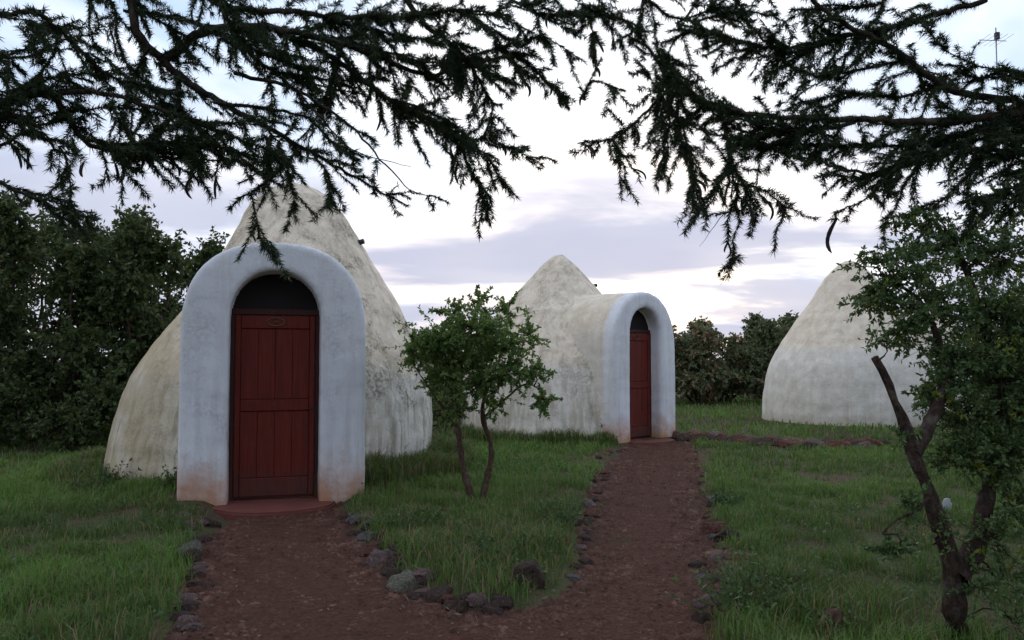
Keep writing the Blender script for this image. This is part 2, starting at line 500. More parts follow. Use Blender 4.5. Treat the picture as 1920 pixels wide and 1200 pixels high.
# ------------------------------------------------------------------ huts
PROFILE = [(-0.15, 2.07), (0.0, 2.07), (0.6, 2.035), (1.1, 1.95), (1.35, 1.88), (1.6, 1.76), (1.95, 1.55), (2.43, 1.25),
           (2.85, 1.00), (3.14, 0.835), (3.30, 0.745), (3.48, 0.645), (3.65, 0.515), (3.78, 0.36), (3.86, 0.18), (3.88, 0.08)]
PW, PTOP, PFRONT, RECESS = 0.925, 2.72, 2.35, 0.30
OW, OSPRING = 0.455, 1.97

def lerp_profile(prof, z):
    return np.interp(z, [p[0] for p in prof], [p[1] for p in prof])

def lean_at(z):
    return np.interp(z, [0, 1.3, 2.3, 3.2, 3.9], [0, 0.5, 1.0, 0.95, 0.72])

def arch(half, spring, top, n=24, z0=-0.15, e=2.25):
    pts = [(-half, z0)]
    pts += [(-half, z0 + (spring - z0) * k / 6) for k in range(1, 6)]
    for k in range(n + 1):
        th = math.pi - math.pi * k / n
        c, s = math.cos(th), math.sin(th)
        pts.append((half * math.copysign(abs(c) ** (2 / e), c), spring + (top - spring) * abs(s) ** (2 / e)))
    pts += [(half, z0 + (spring - z0) * k / 6) for k in range(5, 0, -1)]
    pts.append((half, z0))
    return pts

def build_hut(name, loc, yaw, prof, label, seed, mildew, lean=(0, 0), band=1.35, step_w=0.62, PFRONT=2.35, left=0.0, apron=0.5, streaky=1.0):
    root = empty(name, loc, yaw)
    tag(root, label, 'hut', 'plastered dome huts')
    # --- shell + porch fused by a voxel remesh so the plaster edges come out soft
    v, f = [], []
    nring = 0
    S = 120
    for z, r in [(z, float(lerp_profile(prof, z))) for z in sorted(set([p[0] for p in prof] + [0.1 * q for q in range(27)]))]:
        nring += 1
        for k in range(S):
            t = 2 * math.pi * k / S
            s = lean_at(z)
            vx, vy = r * math.cos(t) + lean[0] * s, r * math.sin(t) + lean[1] * s
            if abs(vx) < OW + 0.14 and z < 2.6:
                vy = max(vy, -PFRONT + RECESS + 0.08)
            v.append((vx, vy, z))
    for i in range(nring - 1):
        for k in range(S):
            f.append((i * S + k, i * S + (k + 1) % S, (i + 1) * S + (k + 1) % S, (i + 1) * S + k))
    f.append(tuple(range(S))[::-1])
    f.append(tuple(range((nring - 1) * S, nring * S)))
    outer = arch(PW, PTOP - (0.98 if loc[1] < 12 else 1.0), PTOP, e=2.5 if loc[1] < 12 else 2.15)
    inner = arch(OW, OSPRING, OSPRING + OW * 1.02, e=2.0)
    n = len(outer)
    y0, y1, y2 = -PFRONT, -PFRONT + RECESS + 0.02, 0.0
    b = len(v)
    for yy in (y0, y1):
        v += [(x, yy, z) for x, z in outer]
        v += [(x, yy, z) for x, z in inner]
    o0, i0, o1, i1 = b, b + n, b + 2 * n, b + 3 * n
    for k in range(n - 1):
        f.append((o0 + k + 1, o0 + k, i0 + k, i0 + k + 1))
        f.append((o1 + k, o1 + k + 1, i1 + k + 1, i1 + k))
        f.append((o0 + k, o0 + k + 1, o1 + k + 1, o1 + k))
        f.append((i0 + k + 1, i0 + k, i1 + k, i1 + k + 1))
    f.append((o0, o1, i1, i0)); f.append((o0 + n - 1, i0 + n - 1, i1 + n - 1, o1 + n - 1))
    b = len(v)
    v += [(x, y1 - 0.02, z) for x, z in outer] + [(x, y2, z) for x, z in outer]
    f.append(tuple(range(b, b + n))); f.append(tuple(range(b + 2 * n - 1, b + n - 1, -1)))
    for k in range(n):
        f.append((b + (k + 1) % n, b + k, b + n + k, b + n + (k + 1) % n))
    me = bpy.data.meshes.new('plaster_source')
    me.from_pydata(v, [], f)
    bm = bmesh.new(); bm.from_mesh(me)
    bmesh.ops.recalc_face_normals(bm, faces=bm.faces)
    bm.to_mesh(me); bm.free()
    tmp = bpy.data.objects.new('plaster_source', me)
    col.objects.link(tmp)
    md = tmp.modifiers.new('r', 'REMESH'); md.mode = 'VOXEL'; md.voxel_size = 0.031 if loc[1] < 12 else 0.045; md.adaptivity = 0.0
    sm = tmp.modifiers.new('s', 'SMOOTH'); sm.factor = 0.5; sm.iterations = 1
    dg = bpy.context.evaluated_depsgraph_get()
    ev = tmp.evaluated_get(dg)
    m2 = bpy.data.meshes.new_from_object(ev)
    bpy.data.objects.remove(tmp)
    n2 = len(m2.vertices)
    co = np.empty(n2 * 3, np.float32); m2.vertices.foreach_get('co', co); co = co.reshape(-1, 3)
    no = np.empty(n2 * 3, np.float32); m2.vertices.foreach_get('normal', no); no = no.reshape(-1, 3)
    ang = np.arctan2(co[:, 1], co[:, 0])
    w = 0.050 * (fbm(ang * 2.0 + seed * 5, co[:, 2] * 1.1 + seed, 31, 3) - 0.5)
    w += 0.020 * (fbm(co[:, 0] * 5 + co[:, 1] * 3.7 + seed, co[:, 2] * 6, 41, 3) - 0.5)
    w += 0.0012 * np.sin(co[:, 2] * 26 + 2 * fbm(ang * 3, co[:, 2], 51))
    onp = (np.abs(co[:, 0]) < PW + 0.1) & (co[:, 1] < -PFRONT + 0.5)
    w = np.where(onp, w * 0.35, w)
    co = co + no * w[:, None]
    pl = np.empty(len(m2.loops), np.int32); m2.loops.foreach_get('vertex_index', pl)
    lt = np.empty(len(m2.polygons), np.int32); m2.polygons.foreach_get('loop_total', lt)
    quads = pl.reshape(-1, 4) if (lt == 4).all() else None
    if quads is None:
        quads = np.array([list(p.vertices)[:4] for p in m2.polygons if len(p.vertices) == 4])
    cc = co[quads].mean(1)
    s = lean_at(cc[:, 2])
    rr = np.hypot(cc[:, 0] - lean[0] * s, cc[:, 1] - lean[1] * s)
    isp = (rr > lerp_profile(prof, cc[:, 2]) + 0.05) & (cc[:, 1] < 0) & (np.abs(cc[:, 0]) < PW + 0.2)
    isp |= (cc[:, 1] < -1.2) & (np.abs(cc[:, 0]) < OW + 0.06) & (cc[:, 2] < 2.5)
    for nm, sel, mat in (('dome_shell', ~isp, plaster(name + '_dome_plaster', False, mildew, seed, band, PFRONT, left, streaky)),
                         ('porch', isp, plaster(name + '_porch_plaster', True, mildew * 0.35, seed + 3, band, PFRONT))):
        qs = quads[sel]
        used, inv = np.unique(qs.ravel(), return_inverse=True)
        ac = Acc(); ac.add(co[used], inv.reshape(-1, 4))
        ac.build(nm, mat, root, smooth=True)
    bpy.data.meshes.remove(m2); bpy.data.meshes.remove(me)
    # --- door
    def box(nm, mat, parent, x0, x1, ya, yb, z0, z1, bev=0.006):
        m = bpy.data.meshes.new(nm)
        bm = bmesh.new()
        bmesh.ops.create_cube(bm, size=1.0, matrix=Matrix.Translation(((x0 + x1) / 2, (ya + yb) / 2, (z0 + z1) / 2)) @
                              Matrix.Diagonal((x1 - x0, yb - ya, z1 - z0, 1)))
        bmesh.ops.bevel(bm, geom=list(bm.edges), offset=bev, segments=1, affect='EDGES')
        bm.to_mesh(m); bm.free()
        m.materials.append(mat)
        return link(nm, m, parent)
    yb = -PFRONT + RECESS
    DW = OW - 0.045
    door = box('door', M_RAIL, root, -DW + 0.003, DW - 0.003, yb - 0.045, yb - 0.012, 0.05, 1.975)
    npl = 4
    for k in range(npl):
        xa = -DW + 0.06 + (2 * DW - 0.12) * k / npl; xb = -DW + 0.06 + (2 * DW - 0.12) * (k + 1) / npl
        dd = random.uniform(0, 0.004)
        for z0, z1 in ((0.27, 0.96), (1.09, 1.83)):
            box('plank', M_DOOR, door, xa + 0.0012, xb - 0.0012, yb - 0.056 - dd, yb - 0.046, z0, z1, 0.004)
    for z0, z1 in ((0.075, 0.265), (0.965, 1.085), (1.835, 1.97)):
        box('rail', M_DOOR, door, -DW + 0.062, DW - 0.062, yb - 0.070, yb - 0.047, z0, z1)
    for sx in (-1, 1):
        xa, xb = sorted((sx * (DW - 0.005), sx * (DW - 0.059)))
        box('stile', M_DOOR, door, xa, xb, yb - 0.072, yb - 0.047, 0.075, 1.97)
    # door number plate: small oval ring on the top rail
    ac = Acc()
    ring = np.linspace(0, 2 * math.pi, 25)[:-1]
    tube(ac, [(0.085 * math.cos(q), yb - 0.074, 1.905 + 0.042 * math.sin(q)) for q in list(ring) + [0.0]], 0.007, 5, cap=False)
    tube(ac, [(-0.03, yb - 0.073, 1.885), (0.0, yb - 0.075, 1.92), (0.03, yb - 0.073, 1.885)], 0.006, 4)
    ac.build('number_plate', M_BRASS, door)
    ac = Acc()
    tube(ac, [(DW - 0.03, yb - 0.074, 0.98), (DW - 0.03, yb - 0.100, 0.985), (DW - 0.085, yb - 0.104, 0.985)], 0.008, 6)
    ac.build('handle', M_PIPE, door)
    # frame: two posts, transom, and arched fanlight
    fr = box('door_frame', M_DARKWOOD, root, -OW - 0.03, OW + 0.03, yb - 0.055, yb - 0.01, 1.98, 2.045)
    for sx in (-1, 1):
        xa, xb = sorted((sx * (DW + 0.002), sx * (OW + 0.03)))
        box('post', M_DARKWOOD, fr, xa, xb, yb - 0.065, yb - 0.008, 0.03, 1.978)
    m = bpy.data.meshes.new('fanlight')
    bm = bmesh.new()
    nn = 20
    ringv = []
    for yy in (yb - 0.03, yb - 0.01):
        ringv.append([bm.verts.new(((OW + 0.03) * math.cos(math.pi * k / nn), yy, 2.0 + (OW + 0.02) * math.sin(math.pi * k / nn))) for k in range(nn + 1)])
    bm.faces.new(ringv[0]); bm.faces.new(ringv[1][::-1])
    for k in range(nn + 1):
        j = (k + 1) % (nn + 1)
        bm.faces.new((ringv[0][k], ringv[0][j], ringv[1][j], ringv[1][k]))
    bmesh.ops.recalc_face_normals(bm, faces=bm.faces)
    bm.to_mesh(m); bm.free(); m.materials.append(M_GLASS)
    fan = link('fanlight', m, root)
    # doorstep: rounded red cement apron
    m = bpy.data.meshes.new('doorstep')
    bm = bmesh.new()
    pts = [(-OW - 0.02, yb + 0.02), (-OW - 0.02, -PFRONT + 0.02)]
    for k in range(13):
        th = math.pi + math.pi * k / 12
        pts.append((step_w * math.cos(th), -PFRONT - 0.02 + apron * math.sin(th)))
    pts += [(OW + 0.02, -PFRONT + 0.02), (OW + 0.02, yb + 0.02)]
    lo = [bm.verts.new((x, y, -0.05)) for x, y in pts]
    hi = [bm.verts.new((x, y, 0.040 + 0.006 * math.sin(x * 9))) for x, y in pts]
    bm.faces.new(hi); bm.faces.new(lo[::-1])
    for k in range(len(pts)):
        j = (k + 1) % len(pts)
        bm.faces.new((lo[k], lo[j], hi[j], hi[k]))
    bmesh.ops.recalc_face_normals(bm, faces=bm.faces)
    bmesh.ops.bevel(bm, geom=[e for e in bm.edges if all(vv.co.z > 0 for vv in e.verts)], offset=0.018, segments=2, affect='EDGES')
    bm.to_mesh(m); bm.free(); m.materials.append(M_STEP)
    link('doorstep', m, root)
    return root

H1 = (-3.18, 10.80, 0.0)
H2 = (0.95, 16.15, 0.0)
H3 = (8.10, 19.2, 0.0)
hut1 = build_hut('dome_hut', H1, R(16.5), PROFILE,
                 'nearest whitewashed plaster dome hut with its red door facing the viewer', 0.0, 0.75, lean=(0.29, 0.0), PFRONT=2.6, left=0.65)
prof2 = [p for p in PROFILE if p[0] < 2.5] + [(2.72, 0.95), (2.95, 0.76), (3.12, 0.60), (3.30, 0.45), (3.46, 0.29), (3.57, 0.16), (3.62, 0.07)]
hut2 = build_hut('dome_hut', H2, R(44), prof2,
                 'middle dome hut with vaulted porch turned sideways, behind the small green tree', 4.0, 0.40, lean=(0.12, 0.12), PFRONT=2.15, apron=0.4)
prof3 = [p for p in PROFILE if p[0] < 2.5] + [(2.80, 0.96), (3.15, 0.74), (3.42, 0.56), (3.62, 0.38), (3.76, 0.22), (3.84, 0.09)]
hut3 = build_hut('dome_hut', H3, R(78), prof3,
                 'farthest pale dome hut, no door in view, half hidden by leafy tree', 9.0, 0.12, band=1.72, streaky=0.4)
HUTS = [H1, H2, H3]

# small dark overflow pipe poking out of the shoulder of two huts
for hut, ang, z, prf, ln in ((hut1, R(-26), 3.06, PROFILE, (0.29, 0)), (hut2, R(-38), 2.98, prof2, (0.12, 0.12))):
    r = float(lerp_profile(prf, z)) - 0.05
    ac = Acc()
    d = np.array([math.cos(ang), math.sin(ang), 0.25])
    p0 = np.array([r * d[0] + ln[0] * lean_at(z), r * d[1] + ln[1] * lean_at(z), z])
    tube(ac, [p0, p0 + d * 0.06, p0 + d * 0.11], 0.036, 10)
    ac.build('overflow_pipe', M_PIPE, hut, smooth=True)

# ------------------------------------------------------------------ trees and bushes
def wander(p0, p1, n, amp, sag=0.0):
    p0, p1 = np.asarray(p0, float), np.asarray(p1, float)
    t = np.linspace(0, 1, n)[:, None]
    P = p0 + (p1 - p0) * t
    off = np.cumsum(rng.normal(size=(n, 3)) * amp, axis=0)
    off = off - off[0] - (off[-1] - off[0]) * t
    P = P + off
    P[:, 2] -= sag * (t[:, 0] ** 2)
    return P

def rand_dir(n):
    return unit(rng.normal(size=(n, 3)))

def leafy_twig(wood, leaf, P, r, nl, L, W, t0=0.25, spread=0.9, sides=3, droop=0.1, tint=(0.2, 0.8)):
    if wood is not None:
        tube(wood, P, np.linspace(r, r * 0.35, len(P)), sides, cap=False)
    T = np.gradient(P, axis=0)
    u = rng.uniform(t0, 1.0, nl) * (len(P) - 1)
    i = np.minimum(u.astype(int), len(P) - 2)
    f = (u - i)[:, None]
    B = P[i] * (1 - f) + P[i + 1] * f
    D = unit(T[i]) * (1 - spread * 0.5) + rand_dir(nl) * spread
    leaves(leaf, B, D, L * rng.uniform(0.65, 1.25, nl), W * rng.uniform(0.7, 1.2, nl), rng.uniform(tint[0], tint[1], nl), droop)

def fill_cluster(wood, leaf, c, rad, ntw, nl, L, W, tint=(0.2, 0.8), upbias=0.15, r=0.004, inner=0.15, droop=0.1, dead=0.0):
    """twigs radiating from a cluster's heart, leaves along them"""
    rad = np.asarray(rad, float)
    for d in rand_dir(ntw):
        d = d.copy(); d[2] += upbias; d /= np.linalg.norm(d)
        e = c + d * rad * rng.uniform(0.5, 1.2) * (1.45 if L < 0.06 and rng.random() < 0.09 else 1.0)
        s = c + d * rad * inner * rng.uniform(0, 1.5)
        P = wander(s, e, 5, 0.035 * float(rad.mean()), sag=0.06 * float(rad.mean()))
        tt = tint
        if dead and rng.random() < dead: tt = (0.95, 1.0)
        leafy_twig(wood, leaf, P, r, nl, L, W, 0.2, 0.95, 3, droop, tt)

def bush(name, label, group, base, clusters, mat, bark, L, W, ntw, nl, stem_r=0.04, nstem=3, cat='bush', dead=0.0, trunk_name='trunk', tint=(0.1, 0.8)):
    """clusters: list of (centre xyz world, radii)"""
    root = empty(name, (base[0], base[1], 0.0))
    tag(root, label, cat, group)
    b = np.array([base[0], base[1], 0.0])
    wood, twig, leaf = Acc(), Acc(), Acc()
    for c, rad in clusters:
        c = np.asarray(c, float) - b
        s = np.array([rng.normal() * 0.12, rng.normal() * 0.12, -0.05])
        tube(wood, wander(s, c, 7, 0.06), np.linspace(stem_r, stem_r * 0.3, 7), 5)
        fill_cluster(None if L > 0.1 else twig, leaf, c, rad, ntw, nl, L, W, tint, dead=dead)
    wood.build(trunk_name, bark, root, smooth=True)
    if twig.v: twig.build('twigs', bark, root)
    o = leaf.build('crown', mat, root)
    o['kind'] = 'stuff'
    return root

# --- tall dark bushes behind the near hut, at the left
def heap(x, y, h, w, n):
    """leaf clusters piled into one tall uneven bush"""
    cl = []
    for k in range(n):
        t = (k + 0.5) / n
        ww = w * (1.0 - 0.55 * t ** 1.5)
        cl.append(((x + rng.uniform(-0.75, 0.75) * ww, y + rng.uniform(-0.6, 0.4) * ww, 0.35 + (h - 0.7) * t), (ww * rng.uniform(0.65, 0.9), ww * 0.75, max(0.45, h * 0.17) * rng.uniform(0.8, 1.15))))
    return cl
LEFT_BUSHES = [
    (-11.4, 15.0, 4.3, 1.35, 'dark leafy bush standing leftmost in the thicket, cut by the picture edge'),
    (-9.6, 14.4, 4.6, 1.35, 'tallest dark green bush of the thicket, second from the picture edge'),
    (-8.0, 14.2, 4.1, 1.25, 'green bush of the thicket, third from the picture edge'),
    (-6.5, 14.6, 4.2, 1.15, 'bush rising right behind the sloping side of the near hut'),
    (-10.6, 17.6, 4.6, 1.5, 'bush in the back of the thicket near the picture edge'),
    (-8.6, 17.6, 4.4, 1.5, 'bush in the back of the thicket, its middle'),
    (-6.4, 17.8, 4.3, 1.4, 'bush in the back of the thicket beside the near hut'),
    (-7.3, 16.0, 4.5, 1.3, 'bush filling the middle of the thicket close to the near hut'),
    (-10.4, 15.9, 4.7, 1.4, 'bush filling the middle of the thicket near the picture edge'),
    (-13.4, 19.0, 4.8, 1.6, 'bush at the far end of the thicket, half out of the picture'),
]
for x, y, h, w, lab in LEFT_BUSHES:
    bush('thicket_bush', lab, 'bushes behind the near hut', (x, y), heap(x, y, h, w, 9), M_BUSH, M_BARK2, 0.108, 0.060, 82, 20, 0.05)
# low dark scrub along the foot of the thicket
for k, (x, y, w) in enumerate([(-10.3, 13.2, 0.9), (-8.6, 12.8, 0.8), (-7.0, 12.7, 0.7)]):
    bush('thicket_shrub', ['low dark shrub at the foot of the thicket, nearest the picture edge', 'low dark shrub at the foot of the thicket, middle of three',
                           'low dark shrub at the foot of the thicket, beside the near hut'][k], 'low shrubs below the thicket', (x, y),
         [((x, y, 0.45), (w, 0.5, 0.5)), ((x + 0.4, y + 0.3, 0.8), (w * 0.8, 0.5, 0.55))], M_BUSH, M_BARK2, 0.09, 0.05, 110, 18, 0.03)

# --- scrub between near and middle hut
bush('scrub_bush', 'green scrub showing in the gap between the near and middle huts', 'scrub behind the huts', (-2.1, 16.6),
     [((-2.3, 16.6, 0.6), (0.7, 0.7, 0.6)), ((-1.7, 16.4, 0.9), (0.7, 0.7, 0.7)), ((-1.2, 15.6, 0.5), (0.5, 0.5, 0.45))], M_BUSH, M_BARK2, 0.07, 0.038, 90, 16, 0.03)
bush('scrub_bush', 'dark scrub directly behind the shoulder of the near hut', 'scrub behind the huts', (-1.3, 19.5),
     [((-1.6, 19.5, 0.9), (0.9, 0.8, 0.9)), ((-0.7, 19.3, 0.8), (0.8, 0.7, 0.8)), ((-1.2, 19.6, 1.6), (0.7, 0.7, 0.5))], M_FAR, M_BARK2, 0.085, 0.045, 70, 14, 0.04)
# --- far hedge of bushes between middle and farthest hut and on to the right
FARB = [(4.7, 26.0, 2.7, 0.02, 'grey-brown far bush touching the edge of the middle hut'),
        (4.4, 28.5, 3.1, 0.02, 'dark far bush peeping out behind the edge of the middle hut'),
        (6.6, 29.5, 3.1, 0.02, 'dark far bush in the second row, behind the rusty brown one'),
        (9.0, 29.5, 3.2, 0.02, 'dark far bush in the second row, left of the farthest hut'),
        (5.9, 25.5, 2.6, 0.25, 'rusty brown far bush, second from the middle hut'),
        (7.0, 26.5, 2.6, 0.15, 'brownish far bush, third from the middle hut'),
        (8.2, 26.0, 2.9, 0.02, 'dark green far bush halfway between the middle and farthest huts'),
        (9.4, 26.5, 3.1, 0.02, 'tall green far bush just clear of the farthest hut'),
        (10.6, 26.5, 3.3, 0.02, 'green far bush touching the side of the farthest hut'),
        (12.3, 27.0, 2.8, 0.05, 'far bush directly behind the farthest hut'),
        (14.4, 26.0, 3.2, 0.05, 'far bush beyond the farthest hut, behind the leafy tree'),
        (16.6, 25.0, 3.4, 0.05, 'rightmost far bush, mostly hidden by the leafy tree'),
        (2.6, 26.5, 2.6, 0.05, 'far bush hidden behind the middle hut'),
        (-3.6, 24.0, 2.7, 0.03, 'far bush in the gap behind the near hut')]
for x, y, h, dead, lab in FARB:
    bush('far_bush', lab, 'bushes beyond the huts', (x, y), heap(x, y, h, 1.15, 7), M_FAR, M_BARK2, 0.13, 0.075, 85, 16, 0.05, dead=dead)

RIGHT_SCRUB = [(6.3, 9.4, 2.3, 0.85, 'leafy shrub behind the leaning tree at the picture edge, the nearer one'),
               (7.9, 12.0, 3.0, 1.0, 'leafy shrub behind the leaning tree, beside the farthest hut'),
               (9.4, 14.2, 3.3, 1.1, 'tall shrub at the picture edge beyond the leaning tree')]
for x, y, h, w, lab in RIGHT_SCRUB:
    bush('lawn_shrub', lab, 'shrubs behind the leaning tree', (x, y), heap(x, y, h, w, 7), M_BUSH, M_BARK2, 0.068, 0.036, 80, 18, 0.035)

# --- small tree in the middle lawn
def skel_tree(name, label, cat, base, limbs, clusters, mat, bark, L, W, tint=(0.15, 0.85), twig_r=0.004, dead=0.0, limb_name='limb', sub=None):
    """limbs: list of (pts, r0, r1); the first is the trunk. clusters: (centre, radii, ntw, nl)"""
    root = empty(name, (base[0], base[1], 0.0))
    tag(root, label, cat)
    b = np.array([base[0], base[1], 0.0])
    allp = []
    for k, (pts, r0, r1) in enumerate(limbs):
        P = smooth_path([Vector(p) - Vector(b) for p in pts], 0.06)
        P = P + rng.normal(size=P.shape) * min(r0, 0.03) * 0.12
        ac = Acc()
        rr = np.linspace(r0, r1, len(P)) * (1 + 0.12 * rng.normal(size=len(P)))
        tube(ac, P, rr, 11)
        ac.build('trunk' if k == 0 else limb_name, bark, root, smooth=True)
        allp.append(P)
    A = np.concatenate(allp)
    twig, leaf = Acc(), Acc()
    for c, rad, ntw, nl in clusters:
        c = np.asarray(tuple(c), float) - b
        d = np.linalg.norm(A - c, axis=1) + 0.6 * np.maximum(0, A[:, 2] - c[2])
        s = A[np.argmin(d)]
        if np.linalg.norm(s - c) > 0.05:
            Pb = wander(s, c, 7, 0.03)
            tube(twig, Pb, np.linspace(twig_r * 2.6, twig_r * 1.2, 7), 5, cap=False)
        fill_cluster(twig, leaf, c, rad, ntw, nl, L, W, tint, r=twig_r, dead=dead)
    twig.build('twigs', bark, root)
    o = leaf.build('crown', mat, root)
    o['kind'] = 'stuff'
    return root

def ppt(px, py, Y): return tuple(at(px, py, Y))
YS = 8.3
sb = gp(897, 948)
def sc(px, py, dy, rx, ry, ntw, nl=36):
    ntw = int(ntw * 1.25)
    k = YS / F
    return (at(px, py, YS + dy), (rx * k, max(rx, ry) * 0.9 * k, ry * k), ntw, nl)
skel_tree('small_tree', 'small bushy green tree with two slender stems on the central lawn', 'tree', sb,
          [([(sb.x, sb.y, -0.05), ppt(880, 920, sb.y), ppt(866, 860, sb.y + 0.02), ppt(856, 790, sb.y), ppt(848, 720, sb.y), ppt(830, 650, sb.y)], 0.042, 0.016),
           ([(sb.x + 0.03, sb.y, 0.0), ppt(912, 900, sb.y + 0.05), ppt(921, 840, sb.y + 0.1), ppt(905, 780, sb.y + 0.1), ppt(915, 710, sb.y + 0.1), ppt(930, 640, sb.y)], 0.034, 0.012),
           ([ppt(905, 785, sb.y + 0.1), ppt(940, 755, sb.y), ppt(985, 720, sb.y - 0.1), ppt(1020, 735, sb.y - 0.2)], 0.016, 0.006),
           ([ppt(856, 800, sb.y), ppt(820, 750, sb.y - 0.15), ppt(780, 690, sb.y - 0.2)], 0.016, 0.006)],
          [sc(830, 640, 0.0, 75, 50, 75), sc(890, 620, -0.2, 80, 50, 75), sc(800, 660, 0.25, 60, 55, 55), sc(870, 690, 0.15, 95, 50, 70), sc(940, 650, 0.2, 75, 50, 60),
           sc(860, 640, 0.5, 80, 50, 55), sc(900, 720, -0.1, 80, 42, 55), sc(835, 720, 0.0, 55, 45, 40), sc(955, 700, -0.15, 60, 45, 40), sc(1005, 700, -0.2, 40, 30, 18),
           sc(1020, 750, -0.2, 28, 36, 16), sc(775, 650, -0.2, 45, 40, 24), sc(900, 572, 0.0, 40, 38, 14), sc(955, 580, 0.1, 40, 45, 14), sc(850, 585, 0.1, 45, 32, 18), sc(990, 630, 0.1, 40, 36, 14),
           sc(760, 610, 0.0, 22, 30, 5, 10), sc(930, 765, 0.1, 32, 26, 10), sc(860, 770, -0.1, 36, 26, 10)],
          M_SMALL, M_STEM, 0.040, 0.0215, twig_r=0.0035)

# --- slanting tree at the right with a broken top
YR = 4.25
rb = gp(1790, 1200)
def rc(px, py, dy, rx, ry, ntw, nl=30):
    k = (YR + dy) / F
    ntw = int(ntw * 1.55)
    return (at(px, py, YR + dy), (rx * k, max(rx, ry) * 0.8 * k, ry * k), ntw, nl)
skel_tree('leaning_tree', 'slanting dark trunk with a broken top and small-leaved crown, standing closest', 'tree', rb,
          [([(rb.x + 0.02, rb.y, -0.08), ppt(1790, 1150, YR), ppt(1788, 1080, YR), ppt(1768, 1000, YR), ppt(1742, 925, YR), ppt(1712, 850, YR), ppt(1690, 780, YR), ppt(1666, 722, YR), ppt(1640, 668, YR)], 0.066, 0.017),
           ([ppt(1790, 1090, YR), ppt(1830, 1020, YR + 0.1), ppt(1850, 930, YR + 0.2), ppt(1870, 820, YR + 0.3), ppt(1860, 700, YR + 0.4), ppt(1830, 560, YR + 0.5), ppt(1790, 450, YR + 0.6)], 0.055, 0.014),
           ([ppt(1712, 850, YR), ppt(1745, 790, YR + 0.1), ppt(1770, 720, YR + 0.2), ppt(1760, 640, YR + 0.3), ppt(1720, 560, YR + 0.4), ppt(1660, 520, YR + 0.4)], 0.040, 0.008),
           ([ppt(1870, 820, YR + 0.3), ppt(1920, 760, YR + 0.3), ppt(1990, 690, YR + 0.3)], 0.030, 0.012),
           ([ppt(1745, 930, YR), ppt(1715, 960, YR - 0.1), ppt(1680, 975, YR - 0.15), ppt(1655, 1000, YR - 0.2)], 0.010, 0.004)],
          [rc(1700, 500, 0.4, 100, 60, 42), rc(1790, 470, 0.6, 110, 70, 50), rc(1880, 480, 0.5, 100, 80, 46), rc(1650, 560, 0.4, 80, 55, 34), rc(1740, 580, 0.3, 110, 70, 52),
           rc(1850, 600, 0.4, 120, 90, 75), rc(1930, 620, 0.3, 100, 100, 60), rc(1790, 680, 0.3, 90, 70, 55), rc(1880, 720, 0.3, 110, 90, 80), rc(1960, 780, 0.2, 90, 110, 60),
           rc(1820, 790, 0.3, 90, 70, 60), rc(1890, 850, 0.1, 90, 70, 50), rc(1760, 740, 0.2, 60, 60, 26), rc(1790, 860, 0.2, 70, 50, 26), rc(1650, 640, 0.2, 50, 22, 12, 10), rc(1700, 620, 0.3, 50, 50, 16),
           rc(1900, 950, 0.1, 60, 70, 16), rc(1860, 1010, 0.0, 60, 70, 12), rc(1940, 1080, 0.1, 60, 90, 12), rc(1840, 1100, -0.1, 50, 70, 8), rc(1670, 1030, -0.2, 60, 26, 14), rc(1710, 950, -0.1, 36, 40, 8),
           rc(1690, 820, 0.0, 40, 26, 8, 9), rc(1770, 1000, -0.1, 40, 60, 10, 9), rc(1620, 490, 0.4, 50, 30, 12, 10), rc(1900, 380, 0.7, 90, 70, 30), rc(1880, 900, 0.2, 70, 60, 16), rc(1930, 1000, 0.1, 60, 80, 10), rc(1880, 1090, 0.0, 60, 80, 8), rc(1900, 1170, 0.0, 60, 60, 6), rc(1730, 420, 0.6, 80, 50, 20)],
          M_RIGHT, M_BARK2, 0.030, 0.0165, twig_r=0.0025, dead=0.03)

